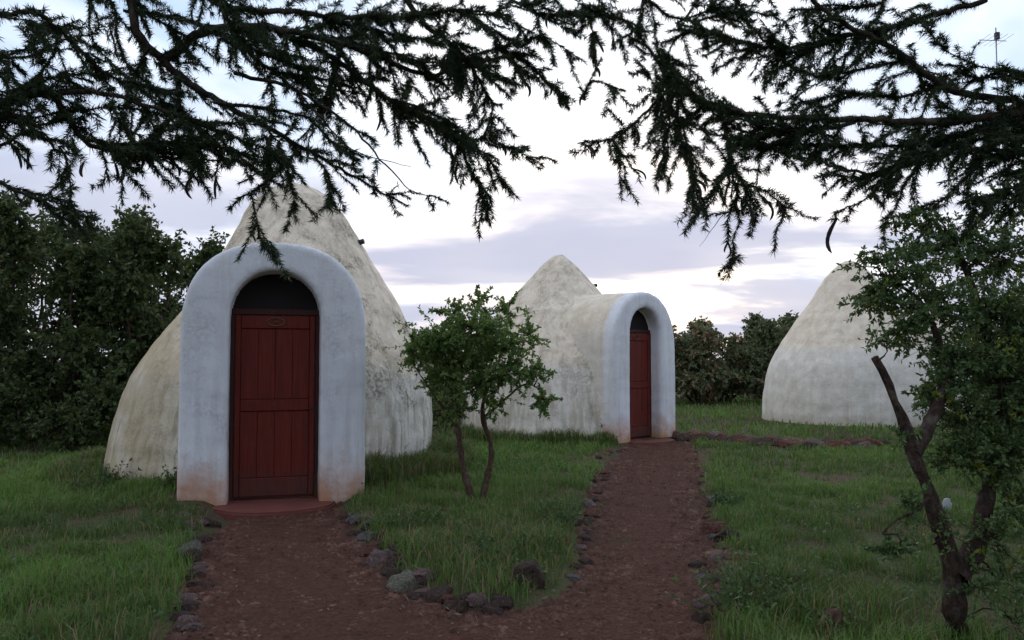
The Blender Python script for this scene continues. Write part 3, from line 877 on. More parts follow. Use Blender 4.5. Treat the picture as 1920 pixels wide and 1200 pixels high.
# --- the two acacias overhead
def acacia(name, label, trunk_pts, trunk_r, limbs, pods, base):
    root = empty(name, (base[0], base[1], 0.0))
    tag(root, label, 'tree', 'acacias overhead')
    b = Vector((base[0], base[1], 0.0))
    ac = Acc()
    P = smooth_path([Vector(p) - b for p in trunk_pts], 0.12)
    tube(ac, P, np.linspace(trunk_r, trunk_r * 0.6, len(P)), 12)
    ac.build('trunk', M_BARK, root, smooth=True)
    twig, leaf = Acc(), Acc()
    tips = []
    def brush(P, r, dens=980.0, L=0.048, W=0.0062, t0=0.0):
        ln = float(np.linalg.norm(np.diff(P, axis=0), axis=1).sum())
        nl = max(4, int(ln * dens * rng.uniform(0.6, 1.2)))
        tube(twig, P, np.linspace(r, r * 0.35, len(P)), 3, cap=False)
        T = unit(np.gradient(P, axis=0))
        u = rng.uniform(t0, 1.0, nl) * (len(P) - 1)
        i = np.minimum(u.astype(int), len(P) - 2)
        f = (u - i)[:, None]
        # leaflets stand in flattened sprays: along the twig and out to both sides
        side = unit(np.cross(T[i], np.array([0.2, 0.3, 1.0]) + rng.normal(size=3) * 0.5))
        D = T[i] * rng.uniform(0.1, 0.9, nl)[:, None] + side * (rng.choice([-1, 1], nl) * rng.uniform(0.3, 1.0, nl))[:, None] + rand_dir(nl) * 0.45
        needles(leaf, P[i] * (1 - f) + P[i + 1] * f, D, L * rng.uniform(0.4, 1.25, nl), W * rng.uniform(0.7, 1.3, nl), rng.uniform(0, 0.9, nl))
        tips.append(P[-1]); tips.append(P[len(P) // 2])
    for pts, r0, r1, dens, bare in limbs:
        P = smooth_path([Vector(p) - b for p in pts], 0.05)
        P = P + rng.normal(size=P.shape) * 0.006
        lim = Acc()
        tube(lim, P, np.linspace(r0 * 0.8, r1 * 0.8, len(P)), 7)
        lim.build('branch', M_BARK, root, smooth=True)
        ln = np.linalg.norm(np.diff(P, axis=0), axis=1)
        tot = float(ln.sum())
        if not bare:
            s0 = int(len(P) * (0.35 if r0 > 0.03 else 0.05))
            if len(P) - s0 > 3: brush(P[s0:], 0.003, 1000)
        def dress(P, tot, dens):
            T = unit(np.gradient(P, axis=0))
            for u in np.sort(rng.uniform(0.06, 1.0, int(tot * dens * 1.6))):
                i = min(int(u * (len(P) - 1)), len(P) - 2)
                d = T[i] * rng.uniform(0.4, 1.1) + unit(rng.normal(size=3)) * rng.uniform(0.5, 1.0)
                d[2] -= 0.15
                d /= np.linalg.norm(d)
                l = rng.uniform(0.10, 0.34) * (1.15 - 0.45 * u)
                Q = wander(P[i], P[i] + d * l, 6, 0.012, sag=0.12 * l)
                brush(Q, 0.0035)
                if l > 0.26 and rng.random() < 0.6:
                    k = rng.integers(2, 5)
                    d2 = unit(d + rng.normal(size=3) * 0.6)
                    brush(wander(Q[k], Q[k] + d2 * l * 0.55, 5, 0.010, sag=0.1 * l), 0.0025)
        dress(P, tot, dens)
        if bare or dens < 8.5: continue
        # side boughs that leave the limb and run beside it
        for _ in range(2 if tot > 1.0 else 1):
            i0 = int(len(P) * rng.uniform(0.10, 0.50)); i1 = int(len(P) * rng.uniform(0.70, 0.98))
            if i1 - i0 < 8: continue
            B = P[i0:i1:3]
            t = np.linspace(0, 1, len(B))[:, None]
            off = unit(rng.normal(size=3) * np.array([1, 1, 0.8])) * rng.uniform(0.14, 0.36)
            B = B + off * t ** 0.8 + np.cumsum(rng.normal(size=B.shape) * 0.008, axis=0)
            bl = float(np.linalg.norm(np.diff(B, axis=0), axis=1).sum())
            tube(twig, B, np.linspace(0.009, 0.003, len(B)), 4, cap=False)
            brush(B, 0.003, 900)
            dress(B, bl, dens * 0.95)
    twig.build('twigs', M_BARK, root)
    o = leaf.build('crown', M_ACACIA, root)
    o['kind'] = 'stuff'
    # dangling curved pods, one shared mesh per length
    kinds = []
    for ln, cv in ((0.13, 0.05), (0.17, -0.07), (0.10, 0.03)):
        a2 = Acc()
        t = np.linspace(0, 1, 9)
        Pp = np.stack([cv * np.sin(t * 2.4), 0 * t, -ln * t], -1)
        tube(a2, Pp, 0.010 * np.sin(np.clip(t * 0.92 + 0.08, 0, 1) * math.pi) ** 0.4 + 0.001, 6)
        me = a2.mesh('seed_pod', True); me.materials.append(M_POD)
        kinds.append(me)
    tips = np.array(tips)
    for k, (px, py, Yd, s) in enumerate(pods):
        o = bpy.data.objects.new('seed_pod', kinds[k % 3])
        col.objects.link(o); o.parent = root
        want = np.array(tuple(at(px, py, Yd) - b))
        o.location = tips[np.argmin(np.linalg.norm((tips - want) * np.array([1, 0.35, 1]), axis=1))]
        s *= 0.85
        o.rotation_euler = (rng.normal() * 0.25, rng.normal() * 0.25, rng.uniform(0, 6.28))
        o.scale = (s, s, s)
    return root

def LP(Y0, Y1, *pp):
    n = len(pp)
    return [ppt(x, y, Y0 + (Y1 - Y0) * i / max(1, n - 1)) for i, (x, y) in enumerate(pp)]

Ltr = [(-4.5, 2.2, -0.1), (-4.45, 2.25, 1.2), (-4.3, 2.4, 2.3), (-4.1, 2.7, 3.1)]
Lfk = (-4.1, 2.7, 3.1)
left_limbs = [
    ([Lfk, (-3.6, 3.9, 3.85)] + LP(4.9, 5.6, (190, -60), (255, 55), (300, 110), (370, 165), (440, 205), (520, 250), (600, 295), (690, 345), (762, 385)), 0.085, 0.005, 9, False),
    ([Lfk, (-3.7, 3.4, 3.2)] + LP(4.4, 4.8, (-60, 190), (60, 178), (170, 172), (250, 190), (330, 215), (420, 250), (490, 278), (545, 305)), 0.050, 0.005, 11, False),
    (LP(5.1, 5.8, (310, 115), (380, 60), (470, 48), (560, 62), (650, 85), (720, 112), (800, 140), (900, 120), (960, 105), (1010, 140), (1062, 185)), 0.040, 0.005, 13, False),
    (LP(5.4, 5.2, (520, 60), (590, 90), (650, 125), (720, 180), (790, 215), (850, 258), (885, 320), (918, 392)), 0.030, 0.004, 13, False),
    (LP(5.3, 5.2, (845, 256), (900, 262), (950, 272), (1015, 308)), 0.010, 0.003, 10, False),
    (LP(5.2, 5.4, (440, 135), (560, 172), (640, 222), (690, 270), (725, 312), (770, 358), (815, 366)), 0.018, 0.003, 2.5, True),
    (LP(5.2, 5.3, (560, 172), (620, 240), (660, 280), (720, 300), (770, 312)), 0.010, 0.002, 3, True),
    (LP(4.9, 5.2, (400, 190), (500, 205), (580, 225), (640, 280), (665, 282)), 0.016, 0.004, 6, False),
    ([Lfk, (-3.8, 3.2, 3.5)] + LP(4.2, 4.8, (-60, 10), (60, 22), (120, 62), (190, 130), (260, 160), (330, 170)), 0.040, 0.006, 10, False),
    (LP(4.5, 4.9, (100, 175), (150, 255), (215, 285), (300, 268), (370, 270), (450, 285), (520, 305)), 0.022, 0.004, 11, False),
    (LP(4.5, 4.7, (160, 262), (240, 280), (330, 275), (400, 262)), 0.012, 0.004, 13, False),
    (LP(5.5, 5.3, (740, -50), (790, 40), (850, 85), (900, 150), (925, 205), (905, 260)), 0.030, 0.004, 11, False),
    (LP(4.3, 4.5, (-60, 240), (20, 215), (90, 235), (150, 180)), 0.018, 0.004, 9, False),
    (LP(4.4, 4.5, (-60, 300), (0, 275), (55, 250), (120, 290), (130, 340), (128, 392)), 0.014, 0.003, 8, False),
    (LP(4.3, 4.5, (-60, 330), (0, 345), (60, 372), (120, 395), (180, 410)), 0.016, 0.004, 9, False),
    (LP(5.0, 4.9, (560, 278), (530, 312), (490, 345), (455, 372), (430, 392)), 0.009, 0.003, 4, False),
    (LP(4.9, 4.9, (470, 362), (478, 400), (484, 440), (520, 492)), 0.006, 0.002, 7, False),
    (LP(5.1, 5.0, (505, 240), (530, 290), (545, 340), (552, 395)), 0.008, 0.003, 9, False),
    (LP(5.1, 5.0, (585, 285), (612, 330), (622, 385)), 0.007, 0.003, 8, False),
    (LP(4.9, 5.2, (280, 90), (250, 150), (230, 210), (240, 260)), 0.012, 0.004, 9, False),
    (LP(5.0, 5.3, (330, 130), (340, 200), (360, 260), (370, 320), (395, 370)), 0.012, 0.003, 9, False),
    (LP(5.3, 5.4, (640, 85), (620, 160), (590, 230), (560, 262)), 0.012, 0.003, 10, False),
    (LP(5.2, 5.6, (430, 50), (480, 110), (540, 140), (640, 150), (720, 150)), 0.016, 0.004, 12, False),
    (LP(4.8, 5.2, (300, -60), (420, 10), (520, 20), (640, 30), (760, 30), (860, 20), (960, 30)), 0.030, 0.006, 12, False),
    (LP(4.6, 5.0, (380, -60), (450, 70), (520, 110), (600, 130)), 0.016, 0.004, 9, False),
    (LP(5.4, 5.8, (860, 20), (920, 60), (975, 130), (1000, 150)), 0.012, 0.004, 12, False),
    (LP(4.5, 4.7, (110, 60), (90, 120), (60, 150), (30, 170)), 0.010, 0.004, 9, False),
    (LP(4.6, 4.8, (-40, 90), (40, 110), (100, 80), (180, 60)), 0.012, 0.004, 9, False),
    (LP(5.0, 5.2, (230, 20), (330, 30), (400, 60), (470, 100)), 0.012, 0.004, 9, False),
    # unseen crown above the picture, extra limbs added to shade the left lawn
    ([Lfk, (-3.3, 3.4, 4.4), (-2.0, 4.2, 5.0), (-0.6, 4.6, 5.3), (0.8, 4.6, 5.4)], 0.06, 0.01, 7.5, False),
    ([Lfk, (-3.0, 2.6, 4.3), (-1.6, 2.5, 4.9), (0.0, 2.2, 5.2)], 0.05, 0.01, 7, False),
    ([Lfk, (-3.9, 1.6, 4.2), (-3.2, 0.6, 4.9), (-2.2, -0.6, 5.2)], 0.05, 0.01, 8, False),
    ([Lfk, (-4.9, 3.2, 4.4), (-5.4, 4.4, 5.0), (-5.6, 5.8, 5.3)], 0.05, 0.01, 8, False),
    ([Lfk, (-3.4, 3.2, 4.5), (-2.6, 3.4, 5.0), (-1.4, 3.3, 5.3), (-0.4, 3.5, 5.4)], 0.05, 0.01, 8, False),
    ([Lfk, (-4.6, 3.9, 4.2), (-4.4, 5.2, 4.9), (-3.6, 6.2, 5.2)], 0.05, 0.01, 7, False),
]
left_pods = [(190, 300, 4.7, 1), (205, 300, 4.7, 1), (270, 305, 4.8, 1), (335, 320, 4.8, 1), (345, 330, 4.9, 1.1), (365, 340, 5, 0.9), (20, 300, 4.4, 0.9), (28, 300, 4.4, 0.9), (45, 330, 4.4, 1),
             (850, 285, 5.3, 1), (860, 300, 5.3, 1), (935, 265, 5.2, 1.1), (945, 262, 5.2, 1), (960, 275, 5.2, 0.9), (955, 140, 5.6, 0.9), (975, 145, 5.6, 1.1), (700, 230, 5.4, 0.9), (470, 440, 4.9, 0.8),
             (910, 330, 5.2, 0.9), (895, 310, 5.2, 0.8), (1020, 160, 5.7, 1), (1040, 175, 5.7, 1), (390, 350, 5, 1), (150, 310, 4.5, 1)]
acacia('acacia_tree', 'dark feathery acacia overhead, reaching in from the top left corner', Ltr, 0.17, left_limbs, left_pods, (-4.5, 2.2))

Rtr = [(4.9, 2.6, -0.1), (4.85, 2.6, 1.1), (4.7, 2.8, 2.2), (4.5, 3.1, 2.9)]
Rfk = (4.5, 3.1, 2.9)
right_limbs = [
    ([Rfk, (4.1, 4.3, 3.1)] + LP(5.0, 5.6, (2000, 195), (1850, 220), (1740, 228), (1620, 225), (1500, 220), (1400, 212), (1310, 185), (1255, 150), (1215, 90), (1170, 40), (1090, 10)), 0.060, 0.006, 14, False),
    (LP(5.4, 5.2, (1600, 230), (1520, 245), (1440, 240), (1390, 245), (1330, 200), (1270, 150)), 0.020, 0.005, 14, False),
    (LP(5.5, 5.3, (1262, 165), (1230, 190), (1195, 225), (1150, 258), (1092, 275)), 0.012, 0.003, 10, False),
    (LP(5.3, 5.3, (1150, 260), (1165, 300), (1180, 352)), 0.006, 0.002, 8, False),
    (LP(5.5, 5.4, (1252, 175), (1255, 230), (1250, 290), (1240, 330)), 0.010, 0.003, 11, False),
    (LP(5.4, 5.3, (1270, 190), (1275, 260), (1292, 320), (1302, 392)), 0.010, 0.003, 11, False),
    (LP(5.3, 5.2, (1352, 215), (1366, 280), (1376, 340), (1384, 410), (1378, 450), (1370, 492)), 0.011, 0.002, 9, False),
    (LP(5.2, 5.1, (1378, 345), (1420, 352), (1455, 372), (1482, 410)), 0.007, 0.002, 9, False),
    (LP(5.3, 5.3, (1360, 400), (1340, 425), (1312, 462)), 0.004, 0.001, 1, True),
    (LP(5.7, 5.6, (960, 0), (1020, 28), (1090, 22), (1150, 30), (1220, 60)), 0.014, 0.004, 11, False),
    (LP(5.6, 5.5, (1100, 20), (1110, 60), (1112, 110)), 0.006, 0.003, 8, False),
    (LP(5.7, 5.5, (1095, 190), (1110, 150), (1150, 165), (1170, 170)), 0.006, 0.003, 6, False),
    ([(4.2, 4.4, 3.7)] + LP(5.1, 5.3, (1990, 205), (1900, 185), (1830, 180), (1760, 155), (1700, 110), (1640, 72), (1560, 32), (1490, -40)), 0.045, 0.016, 11, False),
    (LP(5.3, 5.5, (1850, 0), (1750, 28), (1650, 55), (1560, 70), (1480, 98), (1420, 60), (1360, -30)), 0.024, 0.006, 10, False),
    (LP(5.4, 5.6, (1560, 75), (1500, 85), (1430, 88), (1370, 75), (1300, 62), (1240, 80)), 0.016, 0.004, 10, False),
    (LP(5.3, 5.5, (1700, 110), (1630, 125), (1560, 145), (1500, 130), (1450, 100)), 0.014, 0.004, 10, False),
    (LP(5.2, 5.4, (1760, 160), (1690, 180), (1600, 175), (1540, 185), (1480, 200)), 0.014, 0.004, 10, False),
    ([(4.2, 4.6, 3.2)] + LP(5.0, 5.3, (2000, 290), (1880, 280), (1780, 282), (1700, 305), (1620, 325), (1540, 305), (1470, 285), (1410, 262)), 0.035, 0.005, 11, False),
    (LP(5.1, 5.1, (1700, 300), (1660, 335), (1630, 370), (1590, 388), (1565, 400)), 0.010, 0.003, 9, False),
    (LP(5.1, 5.0, (1740, 285), (1700, 340), (1680, 390), (1650, 430)), 0.010, 0.003, 9, False),
    (LP(5.0, 5.0, (1850, 280), (1800, 340), (1760, 380), (1700, 410)), 0.012, 0.003, 10, False),
    (LP(4.9, 4.9, (1940, 330), (1870, 370), (1830, 420), (1790, 450)), 0.012, 0.003, 10, False),
    (LP(5.0, 5.1, (1900, 190), (1860, 240), (1800, 250), (1740, 265)), 0.014, 0.004, 11, False),
    (LP(4.9, 5.0, (1990, 130), (1930, 150), (1880, 140), (1830, 145), (1780, 120)), 0.014, 0.004, 11, False),
    (LP(5.2, 5.3, (1700, 115), (1740, 180), (1720, 240), (1690, 270)), 0.012, 0.004, 9, False),
    (LP(5.3, 5.4, (1640, 70), (1600, 120), (1545, 130)), 0.010, 0.004, 4, False),
    (LP(5.5, 5.6, (1180, -40), (1240, 20), (1300, 40), (1380, 20), (1460, 30)), 0.014, 0.004, 10, False),
    (LP(5.5, 5.6, (1240, 90), (1260, 130), (1290, 160), (1250, 190)), 0.012, 0.004, 14, False),
    (LP(5.4, 5.5, (1700, -40), (1640, 10), (1560, 10), (1480, 20)), 0.012, 0.004, 9, False),
    # crown above and beside the picture
    ([Rfk, (3.8, 3.4, 4.2), (2.6, 4.0, 4.9), (1.2, 4.4, 5.2), (0.0, 5.2, 5.4)], 0.06, 0.01, 7.5, False),
    ([Rfk, (4.4, 2.6, 4.2), (3.0, 2.2, 4.8), (1.4, 2.6, 5.2)], 0.05, 0.01, 7, False),
    ([Rfk, (4.9, 4.0, 3.9), (4.9, 5.2, 4.6), (4.0, 6.0, 5.0)], 0.05, 0.01, 7, False),
]
right_pods = [(1090, 262, 5.3, 1), (1098, 265, 5.3, 1), (1112, 80, 5.5, 1.2), (1118, 78, 5.5, 1), (1025, 30, 5.7, 1.1), (1050, 20, 5.7, 1), (1242, 280, 5.4, 1.1), (1250, 285, 5.4, 1.2), (1236, 275, 5.4, 1),
              (1285, 340, 5.3, 1.1), (1302, 345, 5.3, 1.1), (1310, 350, 5.3, 1), (1412, 370, 5.1, 1.3), (1430, 375, 5.1, 1), (1450, 370, 5.1, 0.9), (1475, 390, 5.1, 0.7), (1578, 405, 5.0, 1.5),
              (1095, 130, 5.6, 1), (1100, 160, 5.6, 1), (1190, 240, 5.4, 1), (1205, 235, 5.4, 1), (1600, 90, 5.3, 1.1), (1385, 440, 5.2, 0.8), (1372, 462, 5.2, 0.8), (1255, 230, 5.4, 1.1), (1180, 330, 5.3, 0.8)]
acacia('acacia_tree', 'dark feathery acacia overhead, reaching in from the top right corner with hanging pods', Rtr, 0.18, right_limbs, right_pods, (4.9, 2.6))

# ------------------------------------------------------------------ stones along the paths
def rock_mesh(seed, flat, near=True):
    bm = bmesh.new()
    bmesh.ops.create_icosphere(bm, subdivisions=3 if near else 2, radius=1.0)
    o = Vector((seed * 7.13, seed * 3.7, seed * 1.9))
    for v in bm.verts:
        p = v.co.copy()
        d = 1 + 0.42 * mnoise.noise(p * 0.9 + o) + 0.30 * mnoise.noise(p * 2.3 + o) + 0.16 * mnoise.noise(p * 5 + o) + 0.10 * mnoise.noise(p * 11 + o)
        p *= d
        for q in (Vector((1, .3, .2)), Vector((-.5, .9, .3)), Vector((.2, -.8, .6)), Vector((-.7, -.4, .5)), Vector((.1, .2, 1))):
            q = (q + Vector((mnoise.noise(o + q * 3), mnoise.noise(o - q * 2), 0)) * 0.5).normalized()
            e = p.dot(q) - 0.72
            if e > 0: p -= q * e * 0.85
        p.z *= flat
        v.co = p
    me = bpy.data.meshes.new('edging_stone')
    bm.to_mesh(me); bm.free()
    return me
ORD = ['first', 'second', 'third', 'fourth', 'fifth', 'sixth', 'seventh', 'eighth', 'ninth', 'tenth', 'eleventh', 'twelfth', 'thirteenth', 'fourteenth', 'fifteenth',
       'sixteenth', 'seventeenth', 'eighteenth', 'nineteenth', 'twentieth', 'twenty-first', 'twenty-second', 'twenty-third', 'twenty-fourth', 'twenty-fifth', 'twenty-sixth',
       'twenty-seventh', 'twenty-eighth', 'twenty-ninth', 'thirtieth', 'thirty-first', 'thirty-second', 'thirty-third', 'thirty-fourth']
rock_pos = []
rk = 0
def stones(rows, where, group):
    global rk
    if 'along' in group or 'round' in group:
        more = []
        for k, r0 in enumerate(rows):
            more.append(r0)
            if k + 1 < len(rows):
                r1 = rows[k + 1]
                more.append(((r0[0] + r1[0]) / 2 + rng.normal() * 5, (r0[1] + r1[1]) / 2 + rng.normal() * 4, rng.uniform(.055, .10),
                             ['dark brown', 'red-brown', 'dark brown', 'pinkish'][k % 4], rng.uniform(.45, .7)))
        rows = more[:34]
    for k, (px, py, s, c, flat) in enumerate(rows):
        rk += 1
        p = gp(px, py)
        me = rock_mesh(rk, flat, p.y < 7.6)
        me.materials.append(ROCKS[c])
        o = bpy.data.objects.new('edging_stone', me)
        col.objects.link(o)
        gx = float(height(np.array([p.x]), np.array([p.y]))[0])
        o.location = (p.x, p.y, max(gx, 0.0) + s * flat * (0.30 if 'boulder' in group else 0.12))
        o.rotation_euler = (rng.normal() * 0.12, rng.normal() * 0.12, rng.uniform(0, 6.28))
        s = s * (1.0 if 'row before' in group else 0.70 if p.y > 8.5 else 0.90)
        o.scale = (s * rng.uniform(0.9, 1.25), s * rng.uniform(0.75, 1.05), s)
        rock_pos.append((p.x, p.y, s))
        tag(o, where.format(c=c, o=ORD[k], s='large' if s > 0.15 else ('small' if s < 0.085 else 'mid-sized')), 'stone', group)
rb_, db, gy, pl_, tn, pk_ = 'red-brown', 'dark brown', 'grey', 'pale lichened', 'tan', 'pinkish'
stones([(655, 972, .09, db, .6), (676, 982, .13, gy, .45), (700, 988, .12, gy, .4), (668, 1004, .09, db, .6), (692, 1012, .12, gy, .5), (722, 1018, .08, db, .6), (690, 1038, .10, rb_, .6),
        (712, 1056, .15, pk_, .75), (742, 1050, .09, db, .7), (735, 1080, .10, db, .6), (757, 1102, .13, pl_, .9), (795, 1098, .12, pk_, .6), (778, 1122, .07, db, .7), (822, 1122, .12, db, .6),
        (850, 1140, .09, db, .55), (880, 1132, .08, db, .5), (925, 1146, .10, db, .5), (955, 1140, .07, pk_, .5)],
       '{s} {c} stone, {o} from the near doorstep along the central lawn edge', 'stones round the central lawn')
stones([(1170, 845, .08, db, .6), (1158, 856, .10, gy, .55), (1138, 858, .09, tn, .5), (1146, 872, .12, pk_, .5), (1122, 866, .10, db, .6), (1128, 890, .13, rb_, .5), (1150, 896, .09, gy, .5), (1112, 905, .08, db, .6),
        (1120, 925, .09, db, .5), (1100, 948, .12, pk_, .6), (1110, 968, .10, rb_, .6), (1092, 985, .10, db, .6), (1106, 1003, .07, db, .5), (1088, 1030, .08, pk_, .5), (1096, 1056, .07, db, .6), (1075, 1086, .07, gy, .5)],
       '{c} stone, {o} from the middle hut doorstep down the central lawn edge', 'stones along the far path, central lawn side')
stones([(992, 1108, .14, db, 1.0)], 'largest {c} boulder standing at the front corner of the central lawn', 'boulders')
stones([(1052, 1024, .10, rb_, .5)], 'flat {c} stone lying in the grass of the central lawn', 'boulders')
stones([(1302, 850, .08, db, .6), (1312, 872, .07, tn, .5), (1316, 896, .07, db, .6), (1322, 925, .08, tn, .5), (1342, 945, .13, gy, .55), (1322, 958, .06, tn, .6), (1332, 985, .10, rb_, .6), (1350, 1002, .16, rb_, .6), (1372, 1018, .15, db, .5), (1338, 1012, .09, gy, .6),
        (1345, 1046, .17, tn, .35), (1385, 1056, .12, tn, .4), (1308, 1062, .09, db, .5), (1322, 1084, .08, gy, .5), (1350, 1095, .09, db, .6), (1335, 1130, .10, pk_, .5), (1318, 1160, .08, db, .6)],
       '{s} {c} stone, {o} from the middle hut along the right-hand lawn edge', 'stones along the far path, right lawn side')
far_row = []
for k in range(30):
    t = k / 29
    px = 1262 + t * 385
    py = 822 + 22 * min(1, t * 1.6) + 3 * math.sin(k * 1.7)
    far_row.append((px, py, .17 + .07 * (0.5 + 0.5 * math.sin(k * 2.3)), [rb_, db, rb_, tn, rb_, db, pk_][k % 7], .62))
stones(far_row, '{c} stone, {o} from the middle hut in the row before the farthest hut', 'stone row before the farthest hut')
stones([(400, 985, .09, db, .6), (372, 990, .11, pk_, .5), (342, 985, .10, pk_, .6), (318, 990, .09, db, .6), (385, 1012, .08, db, .5), (360, 1028, .07, gy, .5), (350, 1048, .14, gy, .35), (376, 1062, .09, pk_, .5),
        (362, 1085, .08, db, .6), (384, 1100, .07, db, .5), (352, 1125, .09, pk_, .5), (340, 1160, .09, db, .5), (362, 1178, .07, pk_, .5)],
       '{s} {c} stone, {o} from the near hut along the left lawn edge', 'stones along the left lawn')
stones([(232, 912, .09, db, .4), (275, 922, .11, rb_, .35), (312, 928, .10, db, .4)], 'flat {c} stone at the foot of the near hut, {o} from its outer side', 'foot stones of the near hut')
stones([(985, 828, .12, rb_, .5), (1020, 830, .13, db, .5), (1050, 832, .11, rb_, .5), (1075, 834, .09, db, .5)], '{c} stone at the foot of the middle hut wall, {o} from the small tree', 'foot stones of the middle hut')

# ------------------------------------------------------------------ gravel on the path
a = Acc()
n = 36000
gx = rng.uniform(-2.6, 3.8, n * 3); gy_ = rng.uniform(2.6, 15, n * 3) ** 1.0
dd = poly_dist(gx, gy_, PATH)
ok = dd < 0.10
edge_w = np.clip(1.0 + dd[ok] / 0.9, 0.12, 1.0)
gx, gy_ = gx[ok], gy_[ok]
sel = rng.random(len(gx)) < edge_w * 0.95
gx, gy_ = gx[sel], gy_[sel]
n = len(gx)
sz = rng.gamma(2.0, 0.0040, n) + 0.0035
sz *= 1 + 1.0 * np.clip(1 + poly_dist(gx, gy_, PATH) / 0.3, 0, 1) * rng.random(n)
octa = np.array([(1, 0, 0), (0, 1, 0), (-1, 0, 0), (0, -1, 0), (0, 0, 1)], float)
V = octa[None] * sz[:, None, None] * rng.uniform(0.5, 1.3, (n, 5, 3)) * np.array([1.2, 1.2, 0.7])
th = rng.uniform(0, 6.28, n)
cx, sx = np.cos(th)[:, None], np.sin(th)[:, None]
V = np.stack([V[..., 0] * cx - V[..., 1] * sx, V[..., 0] * sx + V[..., 1] * cx, V[..., 2]], -1)
V += np.stack([gx, gy_, 0.016 * (fbm(gx * 2.2, gy_ * 2.2, 9, 3) - 0.5) + 0.007 * (fbm(gx * 9, gy_ * 9, 12, 2) - 0.5)], -1)[:, None, :]
tri = np.array([(0, 1, 4), (1, 2, 4), (2, 3, 4), (3, 0, 4)])
a.add(V.reshape(-1, 3), None, (np.arange(n)[:, None, None] * 5 + tri[None]).reshape(-1, 3), np.repeat(rng.random(n), 5))
g = a.build('gravel', M_GRAVEL)
tag(g, 'loose red-brown gravel strewn over the forked path', 'gravel', kind='stuff')

# ------------------------------------------------------------------ grass
def lawn_mask(x, y):
    rowd = np.full(x.shape, 9.0)
    for q in rock_pos:
        if q[1] > 11.5: rowd = np.minimum(rowd, np.hypot(x - q[0], y - q[1]))
    d = poly_dist(x, y, PATH)
    m = np.clip((d - 0.02 + 0.10 * (fbm(x * 4, y * 4, 77, 2) - 0.5)) / 0.22, 0, 1)
    for h in HUTS:
        m = m * np.clip((np.hypot(x - h[0], y - h[1]) - 2.06) / 0.12, 0, 1)
    # bare trodden earth at the outer foot of the near hut
    m = m * np.clip(np.hypot((x + 4.35) / 1.1, (y - 9.0) / 0.55), 0.08, 1) ** 2
    m = m * np.clip((rowd - 0.16) / 0.25, 0.0, 1)
    for h, yaw in ((H1, R(16)), (H2, R(44))):
        u = (x - h[0]) * math.cos(yaw) + (y - h[1]) * math.sin(yaw)
        w = -(x - h[0]) * math.sin(yaw) + (y - h[1]) * math.cos(yaw)
        m = np.where((np.abs(u) < PW + 0.03) & (w > -2.75) & (w < 0), 0, m)
    return m

a = Acc()
def grass(x0, x1, y0, y1, n, hgt, wid, seed):
    x = rng.uniform(x0, x1, n); y = rng.uniform(y0, y1, n)
    infr = np.abs(x) < (y * 0.64 + 1.3)
    x, y = x[infr], y[infr]
    m = lawn_mask(x, y)
    patch = fbm(x * 0.55, y * 0.55, seed, 3); tuft = fbm(x * 3.3, y * 3.3, seed + 9, 2)
    centre = (np.hypot((x + 0.1) / 1.7, (y - 7.0) / 2.6) < 1)          # thin scruffy grass on the central lawn
    keepp = m * np.clip(0.38 + 2.0 * (tuft - 0.38) + 1.6 * (patch - 0.42), 0.06, 1)
    keepp = np.where(centre, keepp * 0.8, keepp)
    s = rng.random(len(x)) < keepp
    x, y, tuft, patch, centre = x[s], y[s], tuft[s], patch[s], centre[s]
    k = len(x)
    z = height(x, y)
    H = hgt * rng.uniform(0.4, 1.3, k) * (0.25 + 1.1 * tuft + 0.5 * patch)
    th = rng.uniform(0, 6.28, k)
    lean = rng.uniform(0.1, 1.0, k) * H
    dx, dy = np.cos(th), np.sin(th)
    w = wid * rng.uniform(0.6, 1.3, k)
    b = np.stack([x, y, z - 0.01], -1)
    sv = np.stack([-dy, dx, 0 * dx], -1) * w[:, None] * 0.5
    md = b + np.stack([dx * lean * 0.3, dy * lean * 0.3, H * 0.6], -1)
    tp = b + np.stack([dx * lean, dy * lean, H * (1 - 0.25 * lean / H)], -1)
    V = np.stack([b - sv, b + sv, md + sv * 0.8, md - sv * 0.8, tp], 1).reshape(-1, 3)
    i5 = np.arange(k)[:, None] * 5
    tint = np.clip(-0.25 + 1.5 * patch + rng.normal(size=k) * 0.16, 0, 0.86)
    dead = rng.random(k) < np.where(centre, 0.24, 0.12) * (1.9 - patch * 2.0)
    tint = np.where(dead, 0.98, tint)
    a.add(V, i5 + np.array([[0, 1, 2, 3]]), i5 + np.array([[3, 2, 4]]), np.repeat(tint, 5))
grass(-4.5, 4.8, 3.2, 6.0, 120000, 0.105, 0.0055, 3)
grass(-6.5, 7.0, 6.0, 9.5, 150000, 0.10, 0.0075, 3)
grass(-10, 11, 9.5, 15, 100000, 0.095, 0.0135, 3)
grass(-16, 18, 15, 30, 65000, 0.12, 0.026, 3)
